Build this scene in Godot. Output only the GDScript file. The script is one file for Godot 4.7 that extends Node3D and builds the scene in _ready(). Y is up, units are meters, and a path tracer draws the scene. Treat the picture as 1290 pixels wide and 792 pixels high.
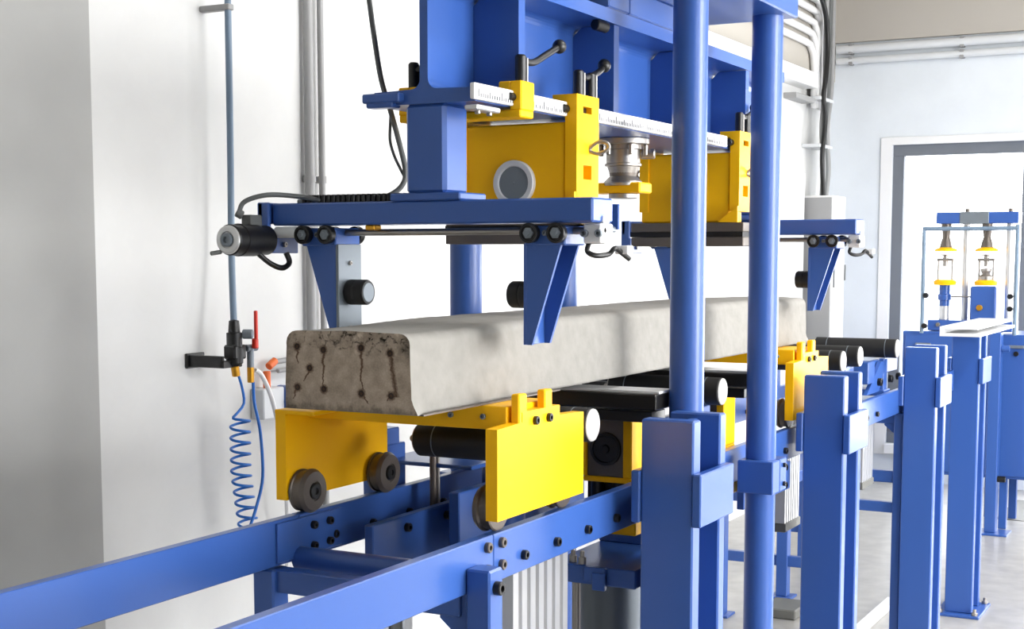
extends Node3D
# A sleeper testing press in a white hall. X runs along the track, -Z towards the white wall, metres.

const ZC := -1.61          # middle plane of the press
var M := {}
var taken := {}
var bolt_mesh := {}
var rng := RandomNumberGenerator.new()

# ---------------------------------------------------------------- mesh builder
class MB:
	var v := PackedVector3Array()
	var n := PackedVector3Array()
	var xf := Transform3D()

	func tri(a: Vector3, b: Vector3, c: Vector3, na: Vector3, nb: Vector3, nc: Vector3) -> void:
		var g := (b - a).cross(c - a)
		if g.length_squared() < 1e-18:
			return
		if g.dot(na + nb + nc) > 0.0:      # front faces run clockwise
			var t := b
			b = c
			c = t
			t = nb
			nb = nc
			nc = t
		v.append(xf * a); v.append(xf * b); v.append(xf * c)
		n.append((xf.basis * na).normalized()); n.append((xf.basis * nb).normalized()); n.append((xf.basis * nc).normalized())

	func flat(a: Vector3, b: Vector3, c: Vector3, nn: Vector3) -> void:
		tri(a, b, c, nn, nn, nn)

	func quad(a: Vector3, b: Vector3, c: Vector3, d: Vector3, nn: Vector3) -> void:
		flat(a, b, c, nn); flat(a, c, d, nn)

	func box(lo: Vector3, hi: Vector3, bev := 0.003) -> MB:
		var c := (lo + hi) * 0.5
		var h := (hi - lo).abs() * 0.5
		var b: float = min(bev, min(h.x, min(h.y, h.z)) * 0.45)
		for ax in 3:
			var u := (ax + 1) % 3
			var w := (ax + 2) % 3
			for s in [-1.0, 1.0]:
				var nn := Vector3(); nn[ax] = s
				var q := []
				for k in [[-1, -1], [1, -1], [1, 1], [-1, 1]]:
					var p := Vector3()
					p[ax] = s * h[ax]; p[u] = k[0] * (h[u] - b); p[w] = k[1] * (h[w] - b)
					q.append(c + p)
				quad(q[0], q[1], q[2], q[3], nn)
		if b <= 0.0:
			return self
		for ax in 3:
			var u := (ax + 1) % 3
			var w := (ax + 2) % 3
			for su in [-1.0, 1.0]:
				for sw in [-1.0, 1.0]:
					var nn := Vector3(); nn[u] = su; nn[w] = sw
					nn = nn.normalized()
					var q := []
					for k in [[-1, 0], [1, 0], [1, 1], [-1, 1]]:
						var p := Vector3()
						p[ax] = k[0] * (h[ax] - b)
						p[u] = su * (h[u] - (b if k[1] == 0 else 0.0))
						p[w] = sw * (h[w] - (0.0 if k[1] == 0 else b))
						q.append(c + p)
					quad(q[0], q[1], q[2], q[3], nn)
		for sx in [-1.0, 1.0]:
			for sy in [-1.0, 1.0]:
				for sz in [-1.0, 1.0]:
					var s := Vector3(sx, sy, sz)
					flat(c + s * (h - Vector3(0, b, b)), c + s * (h - Vector3(b, 0, b)), c + s * (h - Vector3(b, b, 0)), s.normalized())
		return self

	# profile: [distance along the axis, radius] pairs; faceted along, smooth around
	func lathe(at: Vector3, dir: Vector3, profile: Array, seg := 24, soft := false) -> MB:
		var d := dir.normalized()
		var u := d.cross(Vector3.UP if abs(d.y) < 0.9 else Vector3.RIGHT).normalized()
		var w := d.cross(u)
		var ns := []
		for i in profile.size() - 1:
			var t: float = profile[i + 1][0] - profile[i][0]
			var r: float = profile[i + 1][1] - profile[i][1]
			var l: float = max(sqrt(t * t + r * r), 1e-9)
			ns.append(Vector2(-r / l, t / l))
		for i in profile.size() - 1:
			var a: Array = profile[i]
			var b: Array = profile[i + 1]
			var n0: Vector2 = ns[i]
			var n1: Vector2 = ns[i]
			if soft:
				if i > 0: n0 = (ns[i - 1] + ns[i]).normalized()
				if i < ns.size() - 1: n1 = (ns[i + 1] + ns[i]).normalized()
			for k in seg:
				var a0 := TAU * k / seg
				var a1 := TAU * (k + 1) / seg
				var e0 := u * cos(a0) + w * sin(a0)
				var e1 := u * cos(a1) + w * sin(a1)
				var p00: Vector3 = at + d * a[0] + e0 * a[1]
				var p01: Vector3 = at + d * a[0] + e1 * a[1]
				var p10: Vector3 = at + d * b[0] + e0 * b[1]
				var p11: Vector3 = at + d * b[0] + e1 * b[1]
				tri(p00, p10, p11, d * n0.x + e0 * n0.y, d * n1.x + e0 * n1.y, d * n1.x + e1 * n1.y)
				tri(p00, p11, p01, d * n0.x + e0 * n0.y, d * n1.x + e1 * n1.y, d * n0.x + e1 * n0.y)
		return self

	func cyl(a: Vector3, b: Vector3, r: float, seg := 24, bev := 0.002) -> MB:
		var l := a.distance_to(b)
		return lathe(a, b - a, [[0.0, 0.0], [0.0, r - bev], [bev, r], [l - bev, r], [l, r - bev], [l, 0.0]], seg)

	func ball(c: Vector3, r: float, seg := 16) -> MB:
		var p := []
		for i in 11:
			var a := PI * i / 10.0
			p.append([-r * cos(a), max(r * sin(a), 0.0)])
		return lathe(c, Vector3.UP, p, seg, true)

	func tube(pts: Array, r: float, seg := 8, closed := false, sub := 6) -> MB:
		var c := []
		var m := pts.size()
		var spans := m if closed else m - 1
		for i in spans:
			var p0: Vector3 = pts[(i - 1 + m) % m] if closed else pts[max(i - 1, 0)]
			var p1: Vector3 = pts[i]
			var p2: Vector3 = pts[(i + 1) % m]
			var p3: Vector3 = pts[(i + 2) % m] if closed else pts[min(i + 2, m - 1)]
			for k in sub:
				var t := float(k) / sub
				c.append(0.5 * (2.0 * p1 + (p2 - p0) * t + (2.0 * p0 - 5.0 * p1 + 4.0 * p2 - p3) * t * t + (3.0 * p1 - p0 - 3.0 * p2 + p3) * t * t * t))
		c.append(pts[0] if closed else pts[m - 1])
		var u := Vector3()
		var rings := []
		for i in c.size():
			var d: Vector3 = (c[min(i + 1, c.size() - 1)] - c[max(i - 1, 0)]).normalized()
			if closed and (i == 0 or i == c.size() - 1):
				d = (c[1] - c[c.size() - 2]).normalized()
			if u == Vector3():
				u = d.cross(Vector3.UP if abs(d.y) < 0.9 else Vector3.RIGHT).normalized()
			u = (u - d * u.dot(d)).normalized()
			var w := d.cross(u)
			var ring := []
			for k in seg:
				ring.append(u * cos(TAU * k / seg) + w * sin(TAU * k / seg))
			rings.append(ring)
		for i in c.size() - 1:
			for k in seg:
				var e0: Vector3 = rings[i][k]
				var e1: Vector3 = rings[i][(k + 1) % seg]
				var f0: Vector3 = rings[i + 1][k]
				var f1: Vector3 = rings[i + 1][(k + 1) % seg]
				tri(c[i] + e0 * r, c[i + 1] + f0 * r, c[i + 1] + f1 * r, e0, f0, f1)
				tri(c[i] + e0 * r, c[i + 1] + f1 * r, c[i] + e1 * r, e0, f1, e1)
		if not closed:
			for i in [0, c.size() - 1]:
				var d: Vector3 = (c[0] - c[1]).normalized() if i == 0 else (c[i] - c[i - 1]).normalized()
				for k in seg:
					flat(c[i], c[i] + rings[i][k] * r, c[i] + rings[i][(k + 1) % seg] * r, d)
		return self

	# a polygon drawn across one axis and pulled along it: "x" reads (z, y), "y" reads (x, z), "z" reads (x, y)
	func prism(poly: Array, axis: String, lo: float, hi: float) -> MB:
		var pp := PackedVector2Array(poly)
		var put := func(p: Vector2, t: float) -> Vector3:
			return Vector3(t, p.y, p.x) if axis == "x" else Vector3(p.x, t, p.y) if axis == "y" else Vector3(p.x, p.y, t)
		var out := Vector3.RIGHT if axis == "x" else Vector3.UP if axis == "y" else Vector3.BACK
		var ix := Geometry2D.triangulate_polygon(pp)
		for i in range(0, ix.size(), 3):
			flat(put.call(pp[ix[i]], hi), put.call(pp[ix[i + 1]], hi), put.call(pp[ix[i + 2]], hi), out)
			flat(put.call(pp[ix[i]], lo), put.call(pp[ix[i + 1]], lo), put.call(pp[ix[i + 2]], lo), -out)
		var area := 0.0
		for i in pp.size():
			area += pp[i].cross(pp[(i + 1) % pp.size()])
		for i in pp.size():
			var a := pp[i]
			var b := pp[(i + 1) % pp.size()]
			var e := b - a
			var nn: Vector2 = Vector2(e.y, -e.x) * sign(area)
			var n3: Vector3 = (put.call(nn, 0.0) - put.call(Vector2(), 0.0)).normalized()
			quad(put.call(a, lo), put.call(b, lo), put.call(b, hi), put.call(a, hi), n3)
		return self

	func mesh(shift: Vector3) -> ArrayMesh:
		var a := []
		a.resize(Mesh.ARRAY_MAX)
		var vv := PackedVector3Array()
		vv.resize(v.size())
		for i in v.size():
			vv[i] = v[i] - shift
		a[Mesh.ARRAY_VERTEX] = vv
		a[Mesh.ARRAY_NORMAL] = n
		var m := ArrayMesh.new()
		m.add_surface_from_arrays(Mesh.PRIMITIVE_TRIANGLES, a)
		return m

# ---------------------------------------------------------------- scene helpers
func V(x: float, y: float, z: float) -> Vector3:
	return Vector3(x, y, z)

func numbered(called: String) -> String:
	var k: int = taken.get(called, 0)
	taken[called] = k + 1
	return called if k == 0 else "%s_%03d" % [called, k]

func thing(called: String, label: String, category: String, at: Vector3, group := "") -> Node3D:
	var o := Node3D.new()
	o.name = numbered(called)
	add_child(o)
	o.position = at
	tag(o, label, category, group)
	return o

func tag(o: Node, label: String, category: String, group := "") -> void:
	o.set_meta("label", label)
	o.set_meta("category", category)
	if group:
		o.set_meta("group", group)

func part(called: String, mb: MB, m: Material, parent: Node3D) -> MeshInstance3D:   # shapes are given in hall coordinates
	var o := MeshInstance3D.new()
	o.name = called
	o.mesh = mb.mesh(parent.global_position)
	o.material_override = m
	parent.add_child(o, true)
	return o

func single(called: String, label: String, category: String, mb: MB, m: Material, at: Vector3, group := "") -> MeshInstance3D:
	var o := MeshInstance3D.new()
	o.name = numbered(called)
	o.mesh = mb.mesh(at)
	o.material_override = m
	add_child(o)
	o.position = at
	tag(o, label, category, group)
	return o

func struct(called: String, mb: MB, m: Material, parent: Node3D = null) -> MeshInstance3D:
	if parent:
		return part(called, mb, m, parent)
	var o := MeshInstance3D.new()
	o.name = called
	o.mesh = mb.mesh(Vector3())
	o.material_override = m
	o.set_meta("kind", "structure")
	add_child(o)
	return o

func copy_of(o: Node3D, called: String, shift: Vector3, label: String) -> Node3D:
	var c: Node3D = o.duplicate()
	c.name = numbered(called)
	add_child(c)
	c.position = o.position + shift
	c.set_meta("label", label)
	return c

# a socket cap screw whose head points along dir
func bolt(at: Vector3, dir: Vector3, parent: Node3D, r := 0.0085, m: Material = null) -> void:
	var key := str(r)
	if not bolt_mesh.has(key):
		var h := r * 1.1
		bolt_mesh[key] = MB.new().lathe(Vector3(), Vector3.BACK, [[0, r], [h * 0.85, r], [h, r * 0.88], [h, r * 0.5], [h * 0.35, r * 0.45], [h * 0.35, 0]], 14).mesh(Vector3())
	var o := MeshInstance3D.new()
	o.name = "bolt"
	o.mesh = bolt_mesh[key]
	o.material_override = m if m else M.black
	parent.add_child(o, true)
	o.transform = Transform3D(Basis(Quaternion(Vector3.BACK, dir.normalized())), at - parent.global_position)

func mat(c: Color, rough := 0.5, metal := 0.0, spec := 0.5) -> StandardMaterial3D:
	var m := StandardMaterial3D.new()
	m.albedo_color = c
	m.roughness = rough
	m.metallic = metal
	m.metallic_specular = spec
	return m

func noise_tex(freq: float, lo: Color, hi: Color, seed_: int, octaves := 4, as_normal := false) -> NoiseTexture2D:
	var f := FastNoiseLite.new()
	f.seed = seed_
	f.frequency = freq
	f.fractal_octaves = octaves
	var t := NoiseTexture2D.new()
	t.width = 512
	t.height = 512
	t.seamless = true
	t.noise = f
	if as_normal:
		t.as_normal_map = true
		t.bump_strength = 3.0
	else:
		var g := Gradient.new()
		g.set_color(0, lo)
		g.set_color(1, hi)
		t.color_ramp = g
	return t

func grain(m: StandardMaterial3D, freq: float, lo: float, scale: float, seed_: int, bump := 0.0) -> StandardMaterial3D:
	m.albedo_texture = noise_tex(freq, Color(lo, lo, lo), Color.WHITE, seed_)
	m.uv1_triplanar = true
	m.uv1_world_triplanar = true
	m.uv1_scale = Vector3.ONE * scale
	if bump > 0.0:
		m.normal_enabled = true
		m.normal_texture = noise_tex(freq * 2.0, Color.BLACK, Color.WHITE, seed_ + 7, 4, true)
		m.normal_scale = bump
	return m

func materials() -> void:
	M.blue = mat(Color(0.205, 0.34, 0.61), 0.28, 0.0, 0.45)
	M.blue_dark = mat(Color(0.20, 0.25, 0.48), 0.5)
	M.yellow = mat(Color(0.98, 0.735, 0.045), 0.42, 0.0, 0.3)
	M.steel = mat(Color(0.62, 0.60, 0.58), 0.35, 0.85)
	M.dark_steel = mat(Color(0.40, 0.37, 0.345), 0.4, 0.6)
	M.zinc = mat(Color(0.46, 0.49, 0.52), 0.45, 0.4)
	M.black = mat(Color(0.045, 0.045, 0.05), 0.4)
	M.rubber = mat(Color(0.035, 0.035, 0.04), 0.55)
	M.table = mat(Color(0.10, 0.095, 0.09), 0.32)
	M.cap = mat(Color(0.70, 0.69, 0.68), 0.5)
	M.white = mat(Color(0.86, 0.86, 0.86), 0.45)
	M.plastic = mat(Color(0.80, 0.81, 0.82), 0.5)
	M.alu = mat(Color(0.80, 0.80, 0.80), 0.32, 0.6)
	M.brass = mat(Color(0.80, 0.58, 0.18), 0.3, 0.8)
	M.red = mat(Color(0.82, 0.16, 0.08), 0.4)
	M.orange = mat(Color(0.85, 0.40, 0.15), 0.4)
	M.hose = mat(Color(0.08, 0.40, 0.74), 0.35)
	M.pipe = mat(Color(0.42, 0.50, 0.58), 0.45)
	M.conduit = mat(Color(0.56, 0.56, 0.56), 0.5)
	M.cable = mat(Color(0.36, 0.37, 0.37), 0.5)
	M.tick = mat(Color(0.25, 0.25, 0.28), 0.6)
	M.cylinder = mat(Color(0.42, 0.45, 0.48), 0.4, 0.3)
	M.wall = grain(mat(Color(0.83, 0.83, 0.825), 0.9, 0.0, 0.2), 0.012, 0.97, 0.4, 3)
	M.band_grey = grain(mat(Color(0.67, 0.67, 0.66), 0.8, 0.0, 0.3), 0.008, 0.9, 0.25, 5)  # grey of the added band panel
	M.wall_end = grain(mat(Color(0.84, 0.86, 0.88), 0.9, 0.0, 0.2), 0.012, 0.97, 0.4, 4)
	M.fill_panel = mat(Color(0.95, 0.95, 0.95), 0.6)  # glow of the added overhead fill panels
	M.fill_panel.emission_enabled = true
	M.fill_panel.emission = Color(1, 1, 0.98)
	M.fill_panel.emission_energy_multiplier = 1.5
	M.roof = mat(Color(0.62, 0.61, 0.59), 0.8)
	M.wall_shed = mat(Color(0.50, 0.50, 0.49), 0.8)
	M.taupe = mat(Color(0.68, 0.66, 0.63), 0.8)
	M.floor = grain(mat(Color(0.68, 0.67, 0.65), 0.30, 0.0, 0.5), 0.02, 0.86, 0.6, 9)
	M.frame = mat(Color(0.40, 0.42, 0.45), 0.5)
	M.concrete = grain(mat(Color(0.56, 0.55, 0.53), 0.85, 0.0, 0.25), 0.015, 0.93, 2.2, 12, 0.25)
	M.slab = mat(Color(0.40, 0.40, 0.38), 0.6)
	M.ground = mat(Color(0.75, 0.75, 0.74), 0.9)
	var g := mat(Color(0.95, 0.97, 1.0, 0.06), 0.02)
	g.transparency = BaseMaterial3D.TRANSPARENCY_ALPHA
	M.glass = g

# ---------------------------------------------------------------- camera, sky, daylight
func camera_and_light() -> void:
	var f := 1800.0
	var pitch := atan((490.0 - 320.0) / f)
	var yaw := atan((1610.0 - 645.0) / (f / cos(pitch)))
	var ahead := V(cos(yaw), 0, -sin(yaw))
	var r := V(sin(yaw), 0, cos(yaw))
	var fw := ahead * cos(pitch) + Vector3.DOWN * sin(pitch)
	var up := r.cross(fw)
	var cam := Camera3D.new()
	cam.name = "camera"
	cam.projection = Camera3D.PROJECTION_FRUSTUM
	cam.keep_aspect = Camera3D.KEEP_HEIGHT
	cam.near = 0.05
	cam.far = 200.0
	cam.size = 0.05 * 792.0 / f
	cam.frustum_offset = Vector2(0, 0.05 * (490.0 - 396.0) / f)
	cam.transform = Transform3D(Basis(r, up, -fw), V(0, 1.8, 0))
	add_child(cam)
	cam.current = true
	var sky_mat := ProceduralSkyMaterial.new()
	sky_mat.sky_top_color = Color(0.93, 0.95, 0.98)
	sky_mat.sky_horizon_color = Color(0.98, 0.99, 1.0)
	sky_mat.ground_bottom_color = Color(0.8, 0.8, 0.8)
	sky_mat.ground_horizon_color = Color(0.95, 0.96, 0.97)
	sky_mat.sky_energy_multiplier = 2.6
	sky_mat.ground_energy_multiplier = 1.6
	var sky := Sky.new()
	sky.sky_material = sky_mat
	var e := Environment.new()
	e.background_mode = Environment.BG_SKY
	e.sky = sky
	e.tonemap_mode = Environment.TONE_MAPPER_LINEAR
	e.tonemap_exposure = 0.91
	e.sdfgi_enabled = true
	e.ssao_enabled = true
	e.ssil_enabled = true
	var we := WorldEnvironment.new()
	we.name = "environment"
	we.environment = e
	add_child(we)
	# daylight coming in through the side windows and through the end glazing beyond the picture
	for w in [[0.0, 1.0], [4.0, 60.0], [8.0, 9.0]]:
		soft_light(V(w[0], 2.4, 4.85), V(0, 0, 0), Vector2(3.0, 3.4), w[1])
	for x in [4.6, 8.2]:  # added overhead fill lights to brighten upward faces, no known source
		soft_light(V(x, 4.5, 0.6), V(-90, 0, 0), Vector2(3.0, 0.5), 14.0)
	soft_light(V(11.3, 1.5, 1.25), V(0, 90, 0), Vector2(5.6, 2.3), 28.0)

func soft_light(at: Vector3, turn: Vector3, size: Vector2, energy: float) -> void:
	var l := AreaLight3D.new()
	l.name = numbered("window_and_fill_light")  # shared by the window light and the added overhead fill
	l.area_size = size
	l.light_energy = energy
	l.light_color = Color(1.0, 0.995, 0.985)
	l.shadow_enabled = true
	l.area_range = 40.0
	l.position = at
	l.rotation_degrees = turn
	add_child(l)

# ---------------------------------------------------------------- the hall
func hall() -> void:
	struct("floor", MB.new().box(V(-3.2, -0.2, -3.4), V(11.6, 0, 5.2), 0.0), M.floor)
	struct("ceiling", MB.new().box(V(-3.2, 4.6, -3.4), V(11.6, 4.8, 5.2), 0.0), M.roof)
	struct("wall_back", MB.new().box(V(-3.2, 0, -3.4), V(11.6, 4.6, -3.2), 0.0), M.wall)
	struct("grey_band_panel", MB.new().box(V(-3.0, 0, -3.2), V(3.2, 4.6, -3.12), 0.0), M.band_grey)  # added panel standing in for a flat grey overlay band, no real wall
	struct("wall_near", MB.new().box(V(-3.2, 0, -3.2), V(-3.0, 4.6, 5.2), 0.0), M.wall_shed)
	# end wall with the glazed band: openings z -2.70..-1.66 and z -1.56..4.1, y 0.30..2.65
	var w := MB.new()
	w.box(V(11.4, 0, -3.2), V(11.6, 4.6, -2.70), 0.0)
	w.box(V(11.4, 0, -2.70), V(11.6, 0.30, 4.1), 0.0)
	w.box(V(11.4, 2.65, -2.70), V(11.6, 4.6, 4.1), 0.0)
	w.box(V(11.4, 0, 4.1), V(11.6, 4.6, 5.0), 0.0)
	struct("wall_right", w, M.wall_end)
	# side wall with three openings
	w = MB.new()
	w.box(V(-3.0, 0, 5.0), V(11.4, 0.6, 5.2), 0.0)
	w.box(V(-3.0, 4.2, 5.0), V(11.4, 4.6, 5.2), 0.0)
	var xs := [-3.0, -1.55, 1.55, 2.45, 5.55, 6.45, 9.55, 11.4]
	for i in range(0, 8, 2):
		w.box(V(xs[i], 0.6, 5.0), V(xs[i + 1], 4.2, 5.2), 0.0)
	struct("wall_front", w, M.wall_shed)
	for i in 3:
		window("window_%d" % (i + 2), "z", xs[1 + i * 2], xs[2 + i * 2], 0.6, 4.2, 5.06, 2)
	window("window_1", "x", -2.70, -1.64, 0.30, 2.65, 11.42, 1)
	window("window_5", "x", -1.64, 4.1, 0.30, 2.65, 11.42, 4)
	# added glowing panels overhead, out of view, to brighten upward faces
	for x in [4.6, 8.2]:
		var l := thing("overhead_fill", ["added glowing fill panel above the press", "added glowing fill panel towards the end wall"][[4.6, 8.2].find(x)], "fill_panel", V(x, 4.52, 0.6), "added fill panels")
		part("housing", MB.new().box(V(x - 1.55, 4.545, 0.3), V(x + 1.55, 4.6, 0.9)), M.white, l)
		part("glow_face", MB.new().box(V(x - 1.5, 4.53, 0.35), V(x + 1.5, 4.545, 0.85), 0.0), M.fill_panel, l)
	# white reveal around the end window
	var t := MB.new()
	t.box(V(11.385, 0.21, -2.79), V(11.4, 2.71, -2.70), 0.002)
	t.box(V(11.385, 2.65, -2.70), V(11.4, 2.71, 4.1), 0.002)
	t.box(V(11.34, 0.22, -2.70), V(11.4, 0.30, 4.1), 0.004)
	struct("trim_1", t, M.white)
	# taupe panels paint the shade on the upper back and end walls
	struct("shade_band_2", MB.new().box(V(7.0, 3.16, -3.2), V(11.4, 4.6, -3.17), 0.0), M.taupe)
	struct("shade_band_3", MB.new().box(V(11.36, 3.46, -3.17), V(11.4, 4.6, 5.0), 0.0), M.taupe)
	struct("ground", MB.new().box(V(11.6, -0.3, -40), V(80, -0.2, 60), 0.0), M.ground)
	struct("ground_001", MB.new().box(V(-20, -0.3, 5.2), V(11.6, -0.2, 60), 0.0), M.ground)

func window(called: String, across: String, a: float, b: float, y0: float, y1: float, at: float, panes: int) -> void:
	var o := Node3D.new()
	o.name = called
	o.set_meta("kind", "structure")
	add_child(o)
	var P := func(u: float, y: float, d: float) -> Vector3:
		return V(at + d, y, u) if across == "x" else V(u, y, at + d)
	var w := 0.085
	var fr := MB.new()
	fr.box(P.call(a, y0, 0.0), P.call(b, y0 + w, 0.07))
	fr.box(P.call(a, y1 - w, 0.0), P.call(b, y1, 0.07))
	for i in panes + 1:
		var c: float = lerp(a + w * 0.5, b - w * 0.5, float(i) / panes)
		fr.box(P.call(c - w * 0.5, y0 + w, 0.0), P.call(c + w * 0.5, y1 - w, 0.07))
	part("frame", fr, M.frame, o)
	for i in panes:
		var c0: float = lerp(a + w * 0.5, b - w * 0.5, float(i) / panes) + w * 0.5
		var c1: float = lerp(a + w * 0.5, b - w * 0.5, float(i + 1) / panes) - w * 0.5
		part("pane", MB.new().box(P.call(c0, y0 + w, 0.03), P.call(c1, y1 - w, 0.036), 0.0), M.glass, o)

# ---------------------------------------------------------------- the press
func press() -> void:
	var t := thing("sleeper_press", "tall blue four-column press frame straddling the concrete sleeper", "test press", V(3.67, 0, ZC))
	for x in [3.37, 3.97]:
		for z in [-1.30, -1.94]:
			part("column", MB.new().cyl(V(x, 0.02, z), V(x, 2.47, z), 0.0435, 48, 0.002), M.blue, t)
			part("foot_plate", MB.new().box(V(x - 0.09, 0, z - 0.09), V(x + 0.09, 0.02, z + 0.09)), M.blue, t)
			var zz: float = z
			if z < -1.6:
				z -= 0.01
			var c := part("collar", MB.new().box(V(x - 0.065, 1.115, z - 0.048), V(x - 0.002, 1.21, z + 0.058)).box(V(x + 0.002, 1.115, z - 0.048), V(x + 0.065, 1.21, z + 0.058)), M.blue, t)
			for y in [1.135, 1.19]:
				bolt(V(x + 0.035, y, z + 0.058), Vector3.BACK, c, 0.007)
			z = zz
	part("crosshead", MB.new().box(V(3.24, 2.468, -2.02), V(4.045, 2.57, -1.235), 0.004), M.blue, t)
	part("spacer_block", MB.new().box(V(3.27, 2.405, -1.74), V(3.395, 2.468, -1.475)), M.blue, t)
	part("spacer_block", MB.new().box(V(3.398, 2.405, -1.74), V(3.93, 2.468, -1.475)), M.blue, t)
	# longitudinal beam: web, flanges with fillets, stiffeners
	var beam := MB.new()
	var prof := []
	var x0 := 2.62
	var x1 := 4.72
	var zl := ZC - 0.125
	var zr := ZC + 0.125
	var half := 0.01
	var fil := 0.022
	prof.append_array([Vector2(zl, 2.117), Vector2(zr, 2.117), Vector2(zr, 2.146)])
	for k in 6:
		var a := PI * 0.5 * k / 5.0
		prof.append(Vector2(ZC + half + fil - fil * sin(a), 2.148 + fil - fil * cos(a)))
	for k in 6:
		var a := PI * 0.5 * k / 5.0
		prof.append(Vector2(ZC + half + fil - fil * cos(a), 2.37 - fil + fil * sin(a)))
	prof.append_array([Vector2(zr, 2.372), Vector2(zr, 2.405), Vector2(zl, 2.405), Vector2(zl, 2.372)])
	for k in 6:
		var a := PI * 0.5 * k / 5.0
		prof.append(Vector2(ZC - half - fil + fil * sin(a), 2.37 - fil + fil * cos(a)))
	for k in 6:
		var a := PI * 0.5 * k / 5.0
		prof.append(Vector2(ZC - half - fil + fil * cos(a), 2.148 + fil - fil * sin(a)))
	prof.append(Vector2(zl, 2.146))
	beam.prism(prof, "x", x0, x1)
	var lb := part("load_beam", beam, M.blue, t)
	for x in [2.815, 3.325, 3.835, 4.33]:
		for s in [-1.0, 1.0]:
			var zi: float = ZC + s * 0.0105
			var zo: float = ZC + s * 0.124
			part("stiffener", MB.new().prism([Vector2(zi, 2.172), Vector2(zi + s * 0.022, 2.149), Vector2(zo, 2.149), Vector2(zo, 2.369), Vector2(zi + s * 0.024, 2.369), Vector2(zi, 2.346)], "x", x, x + 0.03), M.blue, lb)
	# end clamp bar across the beam's flange, and hanger posts at both ends
	part("flange_clamp", MB.new().box(V(2.60, 2.122, ZC - 0.145), V(2.66, 2.142, ZC - 0.05)).box(V(2.605, 2.112, ZC - 0.138), V(2.64, 2.128, ZC - 0.07)), M.blue, t)
	for x in [2.62, 4.62]:
		part("hanger", MB.new().box(V(x, 1.928, ZC - 0.048), V(x + 0.098, 2.118, ZC + 0.052), 0.008), M.blue, t)
		part("hanger_foot", MB.new().box(V(x - 0.005, 1.914, ZC - 0.085), V(x + 0.11, 1.93, ZC + 0.09)), M.blue, t)
	part("limit_sensor", MB.new().cyl(V(3.24, 2.36, -1.50), V(3.285, 2.357, -1.49), 0.014, 16), M.black, t)
	# swivelling load cell under the middle of the beam
	var c := thing("load_cell", "silver load cell with a yellow pressure plate hanging under the beam middle", "load cell", V(3.67, 1.965, ZC))
	part("mounting_flange", MB.new().cyl(V(3.67, 2.10, ZC), V(3.67, 2.117, ZC), 0.072, 32), M.steel, c)
	part("cell_body", MB.new().lathe(V(3.67, 2.1, ZC), Vector3.DOWN, [[0, 0.05], [0.012, 0.05], [0.014, 0.047], [0.05, 0.047], [0.052, 0.051], [0.058, 0.051], [0.06, 0.044], [0.085, 0.036], [0.1, 0.052], [0.105, 0.055], [0.112, 0.055], [0.113, 0.0]], 40), M.steel, c)
	part("neck_ring", MB.new().lathe(V(3.67, 2.036, ZC), Vector3.DOWN, [[0, 0.036], [0, 0.041], [0.022, 0.037], [0.022, 0.03]], 32), M.dark_steel, c)
	for a in 6:
		var p := V(3.67 + 0.062 * cos(a * TAU / 6 + 0.3), 2.1, ZC + 0.062 * sin(a * TAU / 6 + 0.3))
		part("stud", MB.new().cyl(p, p + V(0, -0.03, 0), 0.007, 10), M.steel, c)
	part("cable_socket", MB.new().cyl(V(3.69, 2.075, ZC + 0.045), V(3.70, 2.075, ZC + 0.082), 0.014, 14), M.steel, c)
	part("pressure_plate", MB.new().box(V(3.63, 1.967, ZC - 0.082), V(3.715, 1.996, ZC + 0.068), 0.004), M.yellow, c)
	part("centring_disc", MB.new().cyl(V(3.67, 1.953, ZC), V(3.67, 1.967, ZC), 0.04, 28), M.steel, c)
	# scale along the flange edge
	var r := thing("measuring_scale", "white ruler strip running along the edge of the blue beam", "ruler", V(2.6, 2.118, -1.478))
	part("strip", MB.new().box(V(2.595, 2.119, -1.484), V(4.13, 2.152, -1.472), 0.002), M.white, r)
	var ticks := MB.new()
	for i in 150:
		var x := 2.61 + i * 0.01
		var h := 0.017 if i % 10 == 0 else 0.013 if i % 5 == 0 else 0.008
		ticks.box(V(x, 2.124, -1.4725), V(x + 0.0026, 2.124 + h, -1.4710), 0.0)
	var tk := part("tick_marks", ticks, M.tick, r)
	tk.set_meta("kind", "stuff")
	part("end_rail", MB.new().box(V(2.60, 2.097, -1.50), V(2.70, 2.108, -1.468)), M.alu, r)
	for x in [2.625, 2.675]:
		bolt(V(x, 2.097, -1.482), Vector3.DOWN, r, 0.006, M.steel)

# clamps that slide along the beam
func clamps() -> void:
	var t := thing("flange_slider", "low yellow slider clipped on the beam flange with one black lever", "clamp", V(2.8, 2.1, ZC))
	part("cross_bar", MB.new().box(V(2.765, 2.095, -1.765), V(2.828, 2.112, -1.455)), M.yellow, t)
	for s in [-1.0, 1.0]:
		var z0: float = ZC + s * 0.128
		var z1: float = ZC + s * 0.157
		part("jaw", MB.new().box(V(2.765, 2.11, min(z0, z1)), V(2.828, 2.173, max(z0, z1))).box(V(2.765, 2.152, ZC + s * 0.1), V(2.828, 2.173, ZC + s * 0.13)), M.yellow, t)
	lever(t, V(2.80, 2.17, ZC + 0.137), [V(0.012, 0.05, 0), V(0.06, 0.052, 0.0), V(0.12, 0.075, 0), V(0.19, 0.103, 0)])
	lever(t, V(2.80, 2.17, ZC - 0.137), [V(0.0, 0.045, 0.008), V(0.0, 0.045, 0.03), V(0.03, 0.047, 0.05)], false)
	part("pointer", MB.new().cyl(V(2.745, 2.138, -1.474), V(2.768, 2.138, -1.474), 0.009, 12), M.black, t)
	saddle(3.03, "yellow loading saddle nearer the slider, steel disc on its face", true)
	saddle(4.17, "yellow loading saddle between the two front round columns", false)

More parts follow.
